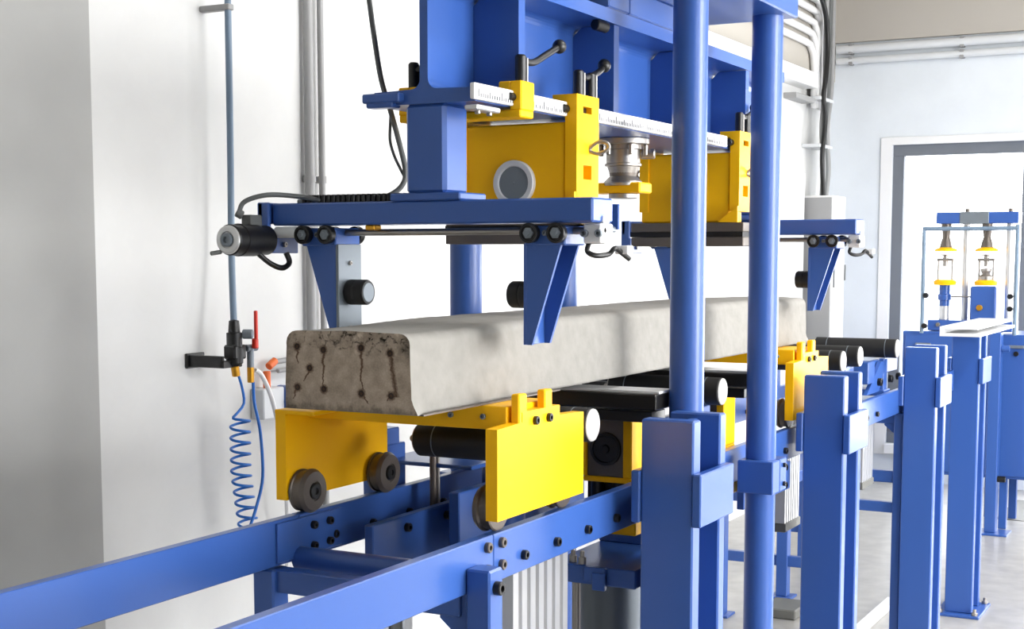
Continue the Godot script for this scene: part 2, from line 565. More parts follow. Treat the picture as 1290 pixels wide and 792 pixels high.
func saddle(x: float, label: String, near: bool) -> void:
	var t := thing("loading_saddle", label, "loading saddle", V(x + 0.06, 1.825, ZC), "loading saddles on the beam")
	part("body", MB.new().box(V(x + 0.004, 1.897, ZC - 0.158), V(x + 0.118, 2.107, ZC + 0.132), 0.004), M.yellow, t)
	for s in [-1.0, 1.0]:
		var A: float = ZC + s * 0.133
		var B: float = ZC + s * 0.163
		var j := MB.new()
		var lo: float = min(A, B)
		var hi: float = max(A, B)
		j.box(V(x, 1.93, lo), V(x + 0.122, 1.975, hi), 0.0)                    # pieces around two slots
		j.box(V(x, 1.975, lo), V(x + 0.036, 2.008, hi), 0.0).box(V(x + 0.082, 1.975, lo), V(x + 0.122, 2.008, hi), 0.0)
		j.box(V(x, 2.008, lo), V(x + 0.122, 2.128, hi), 0.0)
		j.box(V(x, 2.128, lo), V(x + 0.034, 2.144, hi), 0.0).box(V(x + 0.082, 2.128, lo), V(x + 0.122, 2.144, hi), 0.0)
		j.box(V(x, 2.144, lo), V(x + 0.122, 2.17, hi), 0.0)
		j.box(V(x, 2.151, ZC + s * 0.1), V(x + 0.122, 2.17, ZC + s * 0.134), 0.0)
		part("jaw", j, M.yellow, t)
		part("slot_dark_inset", MB.new().box(V(x + 0.036, 2.129, ZC + s * 0.128), V(x + 0.08, 2.143, ZC + s * 0.15), 0.001), M.black, t)  # black inset paints the dark of the upper slot recess
		var e := part("lifting_eye", MB.new().tube([V(x + 0.07, 2.045, ZC + s * 0.163), V(x + 0.075, 2.062, ZC + s * 0.18), V(x + 0.08, 2.062, ZC + s * 0.20), V(x + 0.083, 2.052, ZC + s * 0.208), V(x + 0.08, 2.042, ZC + s * 0.20), V(x + 0.075, 2.036, ZC + s * 0.18)], 0.0045, 8, true), M.steel, t)
		e.name = "lifting_eye"
		for dx in [0.055, 0.122]:
			lever(t, V(x + dx - 0.005, 2.168, ZC + s * 0.143), [V(0.01, 0.05, 0), V(0.05, 0.05, 0.0), V(0.11, 0.068, 0), V(0.145, 0.088, 0)] if dx < 0.1 and s > 0 else [V(0.0, 0.05, 0), V(0.02, 0.052, -0.006 * s)], dx < 0.1 and s > 0)
	part("foot_gusset", MB.new().prism([Vector2(ZC + 0.10, 1.897), Vector2(ZC + 0.163, 1.897), Vector2(ZC + 0.163, 1.945)], "x", x - 0.012, x + 0.004), M.yellow, t)
	part("pointer", MB.new().cyl(V(x - 0.022, 2.136, -1.474), V(x + 0.001, 2.136, -1.474), 0.01, 12), M.black, t)
	# bearing disc on the face
	var dy := 1.968
	var d := part("bearing_ring", MB.new().lathe(V(x + 0.004, dy, ZC), Vector3.LEFT, [[0, 0.054], [0.012, 0.054], [0.014, 0.052], [0.014, 0.041], [0.008, 0.039]], 48), M.plastic, t)
	part("bearing_face", MB.new().lathe(V(x + 0.004, dy, ZC), Vector3.LEFT, [[0, 0.04], [0.0085, 0.04], [0.0085, 0.004], [0.0095, 0.0]], 40), M.zinc, d)
	# hardened load bars
	part("load_bar", MB.new().box(V(x - 0.012, 1.868, ZC - 0.185), V(x + 0.118, 1.896, ZC + 0.183), 0.002), M.dark_steel, t)
	part("load_bar", MB.new().box(V(x - 0.012, 1.824, ZC - 0.185), V(x + 0.118, 1.852, ZC + 0.183), 0.002), M.dark_steel, t)
	part("dark_gap_strip", MB.new().box(V(x + 0.004, 1.853, ZC - 0.195), V(x + 0.1, 1.869, ZC + 0.175), 0.0), M.black, t)  # black strip paints the dark gap between the two load bars

func lever(t: Node3D, at: Vector3, arm: Array, knob := true) -> void:
	var l := part("lever", MB.new().lathe(at, Vector3.UP, [[0, 0.0], [0, 0.0125], [0.058, 0.0125], [0.062, 0.009], [0.062, 0]], 16), M.black, t)
	var pts := []
	for p in arm:
		pts.append(at + p)
	part("lever_arm", MB.new().tube(pts, 0.0078, 10), M.black, l)
	if knob:
		part("lever_knob", MB.new().ball(pts[pts.size() - 1], 0.0165), M.black, l)
	part("stud", MB.new().cyl(at + V(0.013, -0.004, 0.009), at + V(0.013, 0.056, 0.009), 0.0026, 8, 0.0), M.steel, l)

# ---------------------------------------------------------------- centring gantries and their arms
func gantries() -> void:
	for g in 2:
		var x := 2.62 if g == 0 else 4.66
		var t := thing("centring_gantry", ["blue cross beam with a black motor on its end, under the near beam end", "blue cross beam under the far end of the press beam"][g], "cross beam", V(x + 0.05, 1.86, ZC), "centring cross beams")
		part("cross_beam", MB.new().box(V(x, 1.864, ZC - 0.405), V(x + 0.10, 1.914, ZC + 0.395), 0.004), M.blue, t)
		part("lead_screw", MB.new().cyl(V(x + 0.05, 1.848, ZC - 0.43), V(x + 0.05, 1.848, ZC + 0.40), 0.0075, 12), M.steel, t)
		part("stop_block", MB.new().box(V(x + 0.01, 1.852, ZC - 0.16), V(x + 0.04, 1.864, ZC - 0.135)), M.brass, t)
		# slide clamps at the +z end
		part("end_plate", MB.new().box(V(x + 0.18, 1.852, ZC + 0.345), V(x + 0.19, 1.906, ZC + 0.372)), M.blue, t)
		part("end_link", MB.new().box(V(x + 0.09, 1.846, ZC + 0.35), V(x + 0.185, 1.858, ZC + 0.366)), M.zinc, t)
		part("sensor_block", MB.new().box(V(x + 0.12, 1.80, ZC + 0.39), V(x + 0.15, 1.818, ZC + 0.42), 0.002), M.white, t)
		part("sensor_lead", MB.new().tube([V(x + 0.05, 1.825, ZC + 0.365), V(x + 0.05, 1.806, ZC + 0.36), V(x + 0.06, 1.797, ZC + 0.375), V(x + 0.09, 1.80, ZC + 0.39), V(x + 0.10, 1.812, ZC + 0.40), V(x + 0.13, 1.80, ZC + 0.405), V(x + 0.15, 1.79, ZC + 0.41)], 0.0055, 8), M.black, t)
		var b := part("end_bearing", MB.new().box(V(x + 0.03, 1.822, ZC + 0.36), V(x + 0.09, 1.862, ZC + 0.40), 0.003).box(V(x + 0.045, 1.862, ZC + 0.372), V(x + 0.075, 1.878, ZC + 0.40)), M.white, t)
		for dz in [0.352, 0.384]:
			bolt(V(x + 0.03, 1.842, ZC + dz + 0.012), Vector3.LEFT, b, 0.008, M.zinc)
		for s in [-1.0, 1.0]:
			arm(x, s, g)
		# bearing plate and coupling at the -z end
		part("drive_plate", MB.new().box(V(x - 0.02, 1.802, ZC - 0.432), V(x - 0.008, 1.916, ZC - 0.40)).box(V(x - 0.02, 1.802, ZC - 0.404), V(x + 0.085, 1.856, ZC - 0.395)).box(V(x - 0.02, 1.868, ZC - 0.43), V(x + 0.06, 1.916, ZC - 0.415)), M.blue, t)
		part("coupling", MB.new().cyl(V(x + 0.0, 1.849, ZC - 0.394), V(x + 0.0, 1.849, ZC - 0.335), 0.0125, 20), M.plastic, t)
		bolt(V(x + 0.03, 1.822, ZC - 0.395), Vector3.BACK, t, 0.006, M.steel)
	# motor on the near gantry
	var m := thing("electric_motor", "round black electric motor with silver end cap at the cross beam end", "motor", V(2.53, 1.8, -2.025))
	var c := V(2.47, 1.831, -2.018)
	part("housing", MB.new().lathe(c, Vector3.RIGHT, [[0, 0.0], [0, 0.031], [0.004, 0.034], [0.03, 0.034], [0.031, 0.036], [0.085, 0.036], [0.086, 0.033], [0.13, 0.033], [0.13, 0.0]], 36), M.black, m)
	var cap := part("end_cap", MB.new().lathe(c + V(0.0005, 0, 0), Vector3.LEFT, [[0, 0.0315], [0.004, 0.031], [0.006, 0.028], [0.006, 0.019], [0.003, 0.017], [0.003, 0.0]], 36), M.alu, m)
	part("hub", MB.new().lathe(c + V(-0.002, 0, 0), Vector3.LEFT, [[0, 0.015], [0.007, 0.015], [0.009, 0.012], [0.009, 0.007], [0.004, 0.006], [0.004, 0]], 28), M.zinc, cap)
	part("terminal_box", MB.new().box(c + V(0.065, 0.03, -0.018), c + V(0.105, 0.056, 0.012), 0.003), M.cable, m)
	part("cable_gland", MB.new().cyl(c + V(0.07, 0.054, -0.016), c + V(0.06, 0.062, -0.026), 0.01, 12), M.cable, m)
	part("grease_nipple", MB.new().cyl(c + V(0.0, -0.026, -0.02), c + V(-0.02, -0.03, -0.035), 0.005, 10), M.cable, m)
	part("motor_lead", MB.new().tube([c + V(0.09, -0.03, 0.01), c + V(0.12, -0.052, 0.02), c + V(0.15, -0.062, 0.03), c + V(0.17, -0.05, 0.035), c + V(0.165, -0.028, 0.03)], 0.0065, 8), M.black, m)
	# cables
	single("motor_cable", "grey cable arching from the motor onto the cross beam", "cable", MB.new().tube([c + V(0.062, 0.06, -0.02), c + V(0.07, 0.085, -0.01), c + V(0.10, 0.1, 0.03), c + V(0.16, 0.098, 0.07), c + V(0.2, 0.09, 0.1)], 0.0055, 8), M.cable, c)
	single("power_cable", "thick grey cable hanging from above beside the blue hanger post", "cable", MB.new().tube([V(2.8, 2.52, -1.885), V(2.8, 2.38, -1.866), V(2.8, 2.29, -1.852), V(2.8, 2.199, -1.835), V(2.8, 2.126, -1.81), V(2.8, 2.053, -1.787), V(2.8, 1.99, -1.771), V(2.795, 1.957, -1.777), V(2.78, 1.935, -1.80), V(2.75, 1.921, -1.83)], 0.0062, 10), M.cable, V(2.8, 1.94, -1.8))
	single("thin_cable", "thin grey cable looping off the thick cable above the drag chain", "cable", MB.new().tube([V(2.8, 2.124, -1.809), V(2.8, 2.10, -1.811), V(2.8, 2.06, -1.812), V(2.8, 2.027, -1.802), V(2.8, 1.995, -1.785), V(2.8, 1.978, -1.775)], 0.0035, 8), M.cable, V(2.8, 1.97, -1.78))
	var k := thing("drag_chain", "black ribbed cable chain lying on top of the near cross beam", "cable chain", V(2.68, 1.914, -1.83))
	for i in 22:
		var z := -1.965 + i * 0.0135
		part("link", MB.new().box(V(2.665, 1.9145, z), V(2.70, 1.9335, z + 0.0095), 0.002), M.black, k)
	part("band", MB.new().box(V(2.672, 1.9145, -1.97), V(2.694, 1.929, -1.66), 0.0), M.cable, k)
	part("chain_bracket", MB.new().box(V(2.665, 1.9145, -1.655), V(2.71, 1.922, -1.64)).box(V(2.68, 1.9145, -1.99), V(2.7, 1.925, -1.965)), M.zinc, k)

func arm(x: float, s: float, g: int) -> void:
	# s = -1 behind the sleeper, +1 before it; the flat pad faces the sleeper
	var L := [["triangular blue arm with a grey pad, behind the near sleeper end", "triangular blue arm before the near half of the sleeper"], ["triangular blue arm behind the far half of the sleeper", "triangular blue arm before the far sleeper end by the wall cabinet"]]
	var t := thing("centring_gripper", L[g][0 if s < 0 else 1], "gripper", V(x + 0.055, 1.61, ZC + s * 0.26), "centring grippers on the cross beams")
	var zi: float = ZC + s * 0.24
	var tri := [Vector2(zi, 1.818), Vector2(zi + s * 0.078, 1.818), Vector2(zi + s * 0.012, 1.612), Vector2(zi, 1.612)]
	for dx in [0.012, 0.094]:
		part("side_plate", MB.new().prism(tri, "x", x + dx, x + dx + 0.008), M.blue, t)
	part("pad", MB.new().box(V(x + 0.012, 1.612, min(zi, zi - s * 0.008)), V(x + 0.102, 1.822, max(zi, zi - s * 0.008)), 0.001), M.zinc if s < 0 else M.blue, t)
	for y in [1.635, 1.78]:
		bolt(V(x + 0.055, y, zi - s * 0.008), V(0, 0, -s), t, 0.005, M.steel)
	var b := part("bumper", MB.new().lathe(V(x + 0.055, 1.715, zi - s * 0.008), V(0, 0, -s), [[0, 0.0], [0, 0.027], [0.004, 0.0285], [0.02, 0.0285], [0.021, 0.0275], [0.024, 0.0275], [0.025, 0.0285], [0.046, 0.0285], [0.05, 0.026], [0.05, 0.021]], 32), M.rubber, t)
	part("bumper_face", MB.new().lathe(V(x + 0.055, 1.715, zi - s * 0.008), V(0, 0, -s), [[0.0495, 0.022], [0.051, 0.021], [0.051, 0]], 28), M.zinc, b)
	# carriage with rollers gripping the beam flange
	part("carriage", MB.new().box(V(x + 0.008, 1.818, min(zi - s * 0.004, zi + s * 0.09)), V(x + 0.104, 1.858, max(zi - s * 0.004, zi + s * 0.09)), 0.003), M.blue, t)
	for dz in [0.014, 0.076]:
		for d in [-1.0, 1.0]:
			var xx: float = x - 0.002 if d < 0 else x + 0.113
			var w := part("roller", MB.new().lathe(V(xx, 1.843, zi + s * dz), V(d, 0, 0), [[-0.008, 0.02], [0.007, 0.021], [0.009, 0.02], [0.009, 0.0155], [0.006, 0.014], [0.006, 0.0]], 28), M.black, t)
			part("roller_hub", MB.new().lathe(V(xx, 1.843, zi + s * dz), V(d, 0, 0), [[0.005, 0.0125], [0.01, 0.0115], [0.0105, 0.006], [0.0135, 0.0055], [0.0135, 0.0]], 6), M.zinc, w)
	bolt(V(x + 0.008, 1.843, zi + s * 0.045), Vector3.LEFT, t, 0.006, M.zinc)

# ---------------------------------------------------------------- the sleeper
func sleeper() -> void:
	var x0 := 2.335
	var x1 := 4.965
	var t := thing("concrete_sleeper", "long pale concrete railway sleeper with a stained grey end face", "railway sleeper", V(3.65, 1.489, -1.617))
	var nz := FastNoiseLite.new()
	nz.seed = 4
	nz.frequency = 9.0
	var nf := FastNoiseLite.new()
	nf.seed = 8
	nf.frequency = 40.0
	var y0 := 1.489
	var top := 1.654
	var zc := -1.617
	var ring := func(x: float) -> Array:   # outline at x, from the foot of the front side over the top to the back
		var e: float = clamp(min(x - x0, x1 - x) / 0.5, 0.0, 1.0)
		var yt: float = top - 0.008 * (1.0 - smoothstep(0.2, 1.0, e))
		var lip: float = 0.014 * (1.0 - smoothstep(0.0, 0.05, min(x - x0, x1 - x)))
		var p := [Vector2(0.151 + lip, y0), Vector2(0.151 + lip * 0.8, y0 + 0.006), Vector2(0.151 + lip * 0.25, y0 + 0.018), Vector2(0.150, y0 + 0.030)]
		for k in 4:
			p.append(Vector2(0.150 - 0.003 * k / 3.0, y0 + 0.05 + 0.075 * k / 3.0))
		for k in 5:
			var a := PI * 0.5 * k / 4.0
			p.append(Vector2(0.124 + 0.023 * cos(a), yt - 0.023 + 0.023 * sin(a)))
		p.append(Vector2(0.06, yt + 0.002))
		p.append(Vector2(0.0, yt + 0.003))
		var o := []
		for q in p:
			o.append(q)
		for k in range(p.size() - 2, -1, -1):
			o.append(Vector2(-min(p[k].x, 0.151), p[k].y))
		return o
	var st := SurfaceTool.new()
	st.begin(Mesh.PRIMITIVE_TRIANGLES)
	st.set_smooth_group(0)
	var nx := 150
	var rings := []
	for i in nx + 1:
		var x: float = lerp(x0, x1, pow(float(i) / nx, 1.0))
		var o := []
		for q in ring.call(x):
			var d := nz.get_noise_3d(x, q.y, q.x) * 0.0014 + nf.get_noise_3d(x, q.y, q.x) * 0.0007
			o.append(V(x, q.y + d, zc + q.x + d) - t.position)
		rings.append(o)
	var m: int = rings[0].size()
	for i in nx:
		for k in m:
			var a: Vector3 = rings[i][k]
			var b: Vector3 = rings[i + 1][k]
			var c: Vector3 = rings[i + 1][(k + 1) % m]
			var d: Vector3 = rings[i][(k + 1) % m]
			for p in [a, b, c, a, c, d]:
				st.add_vertex(p)
	st.index()
	st.generate_normals()
	var body := MeshInstance3D.new()
	body.name = "body"
	body.mesh = st.commit()
	body.material_override = M.concrete
	t.add_child(body)
	# sawn and stained end faces
	for e in 2:
		var s2 := SurfaceTool.new()
		s2.begin(Mesh.PRIMITIVE_TRIANGLES)
		var rr: Array = rings[0] if e == 0 else rings[nx]
		var c := V((x0 if e == 0 else x1), 1.57, zc) - t.position
		var sx := -1.0 if e == 0 else 1.0
		for k in m:
			var tri := [c, rr[k], rr[(k + 1) % m]]
			if (tri[1] - tri[0]).cross(tri[2] - tri[0]).x * sx > 0.0:
				tri = [tri[0], tri[2], tri[1]]
			for p in tri:
				s2.set_normal(V(sx, 0, 0))
				s2.set_uv(Vector2((p.z + t.position.z - zc + 0.17) / 0.34, 1.0 - (p.y + t.position.y - y0) / 0.17))
				s2.add_vertex(p + V(sx * 0.0004, 0, 0))
		var f := MeshInstance3D.new()
		f.name = "end_face"
		f.mesh = s2.commit()
		f.material_override = end_face_material()
		t.add_child(f, true)
	# cut prestressing wires, rusty, slightly recessed
	var rust := mat(Color(0.16, 0.10, 0.07), 0.8)
	for h in HOLES:
		var p := V(x0, y0 + (1.0 - h.y) * 0.17, zc - 0.17 + h.x * 0.34)
		part("wire_end", MB.new().lathe(p + V(0.001, 0, 0), Vector3.LEFT, [[0, 0.0065], [0.002, 0.006], [0.0025, 0.0035], [0.0005, 0.003], [0.0005, 0]], 12), rust, t)
	# thin dark sheet under the sleeper end
	single("dark_sheet", "thin dark sheet between the sleeper end and the near trolley", "packing sheet", MB.new().box(V(2.35, 1.4865, -1.78), V(2.95, 1.4895, -1.448), 0.0), M.dark_steel, V(2.48, 1.488, -1.61))

const HOLES := [Vector2(0.145, 0.26), Vector2(0.335, 0.29), Vector2(0.60, 0.25), Vector2(0.80, 0.30), Vector2(0.235, 0.51), Vector2(0.145, 0.745), Vector2(0.335, 0.75), Vector2(0.60, 0.78), Vector2(0.805, 0.79)]

func end_face_material() -> StandardMaterial3D:
	if M.has("end_face"):
		return M.end_face
	var w := 680
	var h := 340
	var im := Image.create(w, h, false, Image.FORMAT_RGB8)
	var a := FastNoiseLite.new()
	a.seed = 21
	a.frequency = 0.012
	a.fractal_octaves = 5
	var b := FastNoiseLite.new()
	b.seed = 33
	b.frequency = 0.09
	var c := FastNoiseLite.new()
	c.seed = 51
	c.frequency = 0.018
	c.noise_type = FastNoiseLite.TYPE_CELLULAR
	c.cellular_return_type = FastNoiseLite.RETURN_DISTANCE2_SUB
	for y in h:
		for x in w:
			var u := float(x) / w
			var v := float(y) / h
			var base := Color(0.64, 0.58, 0.515)
			var k := 1.0 + a.get_noise_2d(x, y) * 0.15 + b.get_noise_2d(x, y) * 0.08
			# rough honeycombed zone along the top
			var rough := smoothstep(0.36, 0.12, v + a.get_noise_2d(x * 1.4 + 300, y) * 0.16) * (0.35 + 0.65 * smoothstep(0.1, 0.5, u))
			var cell: float = smoothstep(0.22, 0.02, c.get_noise_2d(x + a.get_noise_2d(x, y) * 30.0, y + 1.0) + 1.0)
			k -= rough * (0.06 + 0.75 * cell) - rough * 0.25 * smoothstep(0.35, 0.6, c.get_noise_2d(x, y) + 1.0)
			# dirt along the edges
			k -= smoothstep(0.1, 0.0, u - 0.05 + a.get_noise_2d(x, y * 2) * 0.05) * 0.2
			k -= smoothstep(0.9, 1.0, v + a.get_noise_2d(x * 2, y) * 0.08) * 0.25
			k -= smoothstep(0.80, 0.95, u + a.get_noise_2d(x, y + 500) * 0.1) * smoothstep(0.55, 0.2, v) * 0.25
			var col := base * k
			# rust runs below each wire
			for i in HOLES.size():
				var q: Vector2 = HOLES[i]
				var dx := (u - q.x) * 2.0
				var dy := v - q.y
				var len_: float = [0.2, 0.45, 0.52, 0.5, 0.16, 0.14, 0.06, 0.12, 0.06][i]
				var lean: float = [0.0, 0.0, 0.02, 0.16, -0.5, -0.5, 0.0, 0.9, -0.9][i]
				var r := sqrt(dx * dx + dy * dy)
				var wob := b.get_noise_2d(x, y) * 0.012
				var stain: float = smoothstep(0.075, 0.02, r + wob)
				if dy > 0.0 and dy < len_:
					var off: float = abs(dx - lean * dy + a.get_noise_2d(i * 90, y * 2) * 0.03)
					stain = max(stain, smoothstep(0.03 * (1.2 - dy / len_), 0.004, off + wob * 0.5) * 0.85)
				if i == 3 and dy > 0.0 and dy < 0.5:
					stain = max(stain, smoothstep(0.05, 0.0, abs(dx - 0.16 * dy) + wob) * 0.7)
				col = col.lerp(Color(0.20, 0.12, 0.08), clamp(stain, 0.0, 1.0) * 0.72)
			im.set_pixel(x, y, Color(clamp(col.r, 0, 1), clamp(col.g, 0, 1), clamp(col.b, 0, 1)))
	var m := mat(Color.WHITE, 0.9, 0.0, 0.2)
	m.albedo_texture = ImageTexture.create_from_image(im)
	M.end_face = m
	return m

# ---------------------------------------------------------------- trolleys on the rails
func trolleys() -> void:
	var t := trolley("yellow wheeled trolley under the stained near end of the sleeper", 2.495)
	var c := copy_of(t, "rail_trolley", V(1.995, 0, 0), "yellow wheeled trolley under the far end of the sleeper")
	c.set_meta("group", "rail trolleys")

func trolley(label: String, x: float) -> Node3D:
	var t := thing("rail_trolley", label, "trolley", V(x + 0.2, 1.234, -1.63), "rail trolleys")
	# front plate with a raised middle and two posts
	part("side_plate", MB.new().prism([Vector2(x, 1.262), Vector2(x + 0.405, 1.262), Vector2(x + 0.405, 1.447), Vector2(x + 0.283, 1.452), Vector2(x + 0.283, 1.474), Vector2(x + 0.108, 1.474), Vector2(x + 0.108, 1.453), Vector2(x, 1.449)], "z", -1.392, -1.365), M.yellow, t)
	part("side_plate", MB.new().prism([Vector2(x + 0.005, 1.262), Vector2(x + 0.41, 1.262), Vector2(x + 0.41, 1.455), Vector2(x + 0.005, 1.455)], "z", -1.922, -1.895), M.yellow, t)
	for dx in [0.096, 0.214]:
		part("stop_post", MB.new().box(V(x + dx, 1.44, -1.386), V(x + dx + 0.036, 1.512, -1.366), 0.003), M.yellow, t)
	for dx in [0.165, 0.228]:
		bolt(V(x + dx, 1.452, -1.367), Vector3.BACK, t, 0.0095)
	# load beams between the plates
	for dx in [0.09]:
		var b := part("cross_beam", MB.new().box(V(x + dx, 1.436, -1.895), V(x + dx + 0.19, 1.486, -1.392), 0.002), M.yellow, t)
		for z in [-1.525, -1.447]:
			bolt(V(x + dx, 1.463, z), Vector3.LEFT, b, 0.006, M.zinc)
	part("top_ledge", MB.new().box(V(x + 0.005, 1.452, -1.925), V(x + 0.41, 1.4615, -1.82), 0.002), M.yellow, t)
	for side in [[-1.405, 1.0], [-1.88, -1.0]]:
		for dx in [0.055, 0.36]:
			var zc: float = side[0]
			var s: float = side[1]
			var c := V(x + dx, 1.279, zc)
			var w := part("wheel", MB.new().lathe(c, V(0, 0, -s), [[-0.014, 0.0], [-0.014, 0.044], [-0.012, 0.047], [-0.007, 0.047], [-0.005, 0.044], [0.010, 0.044], [0.013, 0.049], [0.017, 0.049], [0.026, 0.043], [0.027, 0.022], [0.024, 0.021], [0.024, 0.0]], 40), M.dark_steel, t)
			part("axle_cap", MB.new().lathe(c, V(0, 0, -s), [[0.023, 0.018], [0.028, 0.018], [0.03, 0.016], [0.03, 0.008], [0.027, 0.007], [0.027, 0.0]], 20), M.black, w)
			part("axle", MB.new().cyl(c, c + V(0, 0, s * 0.03), 0.012, 14), M.steel, w)
	return t

# ---------------------------------------------------------------- the track and its stand
func track() -> void:
	var t := thing("track_stand", "blue track stand with two flat rails, cross members and legs", "rail track", V(4.2, 0, -1.63))
	for r in [[-1.405, -1.38], [-1.89, -1.865]]:
		part("rail", MB.new().box(V(0.9, 1.133, r[0]), V(2.505, 1.233, r[1]), 0.002), M.blue, t)
		part("rail", MB.new().box(V(2.507, 1.133, r[0]), V(4.30, 1.233, r[1]), 0.002), M.blue, t)
		part("rail", MB.new().box(V(4.302, 1.133, r[0]), V(7.2, 1.233, r[1]), 0.002), M.blue, t)
	for z in [[-1.42, -1.405], [-1.865, -1.859]]:
		part("splice_plate", MB.new().box(V(2.42, 1.14, z[0]), V(2.66, 1.226, z[1]), 0.002), M.blue, t)
	for p in [V(2.477, 1.212, 0), V(2.477, 1.166, 0), V(2.537, 1.212, 0), V(2.537, 1.166, 0)]:
		bolt(V(p.x, p.y, -1.382), Vector3.BACK, t, 0.011, M.dark_steel)
		bolt(V(p.x + 0.07, p.y - 0.008, -1.859), Vector3.BACK, t, 0.009)
	for x in [2.635, 2.79, 2.951, 3.113, 4.454, 5.498, 5.659, 6.6, 6.9]:
		bolt(V(x, 1.168, -1.38), Vector3.BACK, t, 0.0105)
		bolt(V(x, 1.168, -1.865), Vector3.BACK, t, 0.0095)
	# lower mounting plates bolted under the front rail
	part("mounting_plate", MB.new().box(V(4.04, 1.04, -1.395), V(4.50, 1.131, -1.372), 0.002), M.blue, t)
	for p in [V(4.33, 1.118, 0), V(4.43, 1.118, 0), V(4.33, 1.06, 0), V(4.43, 1.06, 0)]:
		bolt(V(p.x, p.y, -1.372), Vector3.BACK, t, 0.0105)
	# cross tubes between the rails
	part("cross_tube", MB.new().cyl(V(2.50, 1.138, -1.866), V(2.50, 1.138, -1.404), 0.026, 24), M.blue, t)
	part("cross_tube", MB.new().cyl(V(1.36, 1.215, -1.866), V(1.36, 1.215, -1.50), 0.048, 24), M.blue, t)
	for x in [2.39, 6.07]:
		part("cross_member", MB.new().box(V(x + 0.012, 1.082, -1.865), V(x + 0.05, 1.132, -1.40), 0.003), M.blue, t)
		if x < 4.0:
			part("leg", MB.new().box(V(x, 0.012, -1.379), V(x + 0.055, 1.185, -1.325), 0.004), M.blue, t)
		else:
			part("leg", MB.new().box(V(x, 0.015, -1.405), V(x + 0.05, 1.132, -1.366), 0.004), M.blue, t)
		var zf := -1.905 if x < 4.0 else -1.75
		part("leg", MB.new().box(V(x, 0.012, zf), V(x + 0.055, 1.132 if x < 4.0 else 1.081, zf + 0.055), 0.004), M.blue, t)
		for z in ([-1.352, -1.878] if x < 4.0 else [-1.722]):
			part("foot_plate", MB.new().box(V(x - 0.03, 0, z - 0.05), V(x + 0.055, 0.012, z + 0.05), 0.002), M.blue, t)
		part("gusset", MB.new().prism([Vector2(-1.379, 1.132), Vector2(-1.379, 1.03), Vector2(-1.395, 1.03), Vector2(-1.45, 1.075), Vector2(-1.45, 1.132)], "x", x + 0.02, x + 0.032), M.blue, t)
		part("brace", MB.new().box(V(x + 0.01, 0.70, zf + 0.05), V(x + 0.045, 0.745, -1.379), 0.003), M.blue, t)
		part("brace", MB.new().box(V(x + 0.01, 0.83, zf + 0.05), V(x + 0.045, 0.88, -1.379), 0.003), M.blue, t)
	bolt(V(2.415, 1.148, -1.325), Vector3.BACK, t, 0.014)
	# inner guide strips with clamps between the rails
	part("guide_strip", MB.new().box(V(2.66, 1.06, -1.80), V(3.28, 1.19, -1.775), 0.003), M.blue, t)
	for x in [2.80, 2.98, 3.16]:
		bolt(V(x, 1.163, -1.775), Vector3.BACK, t, 0.0105)

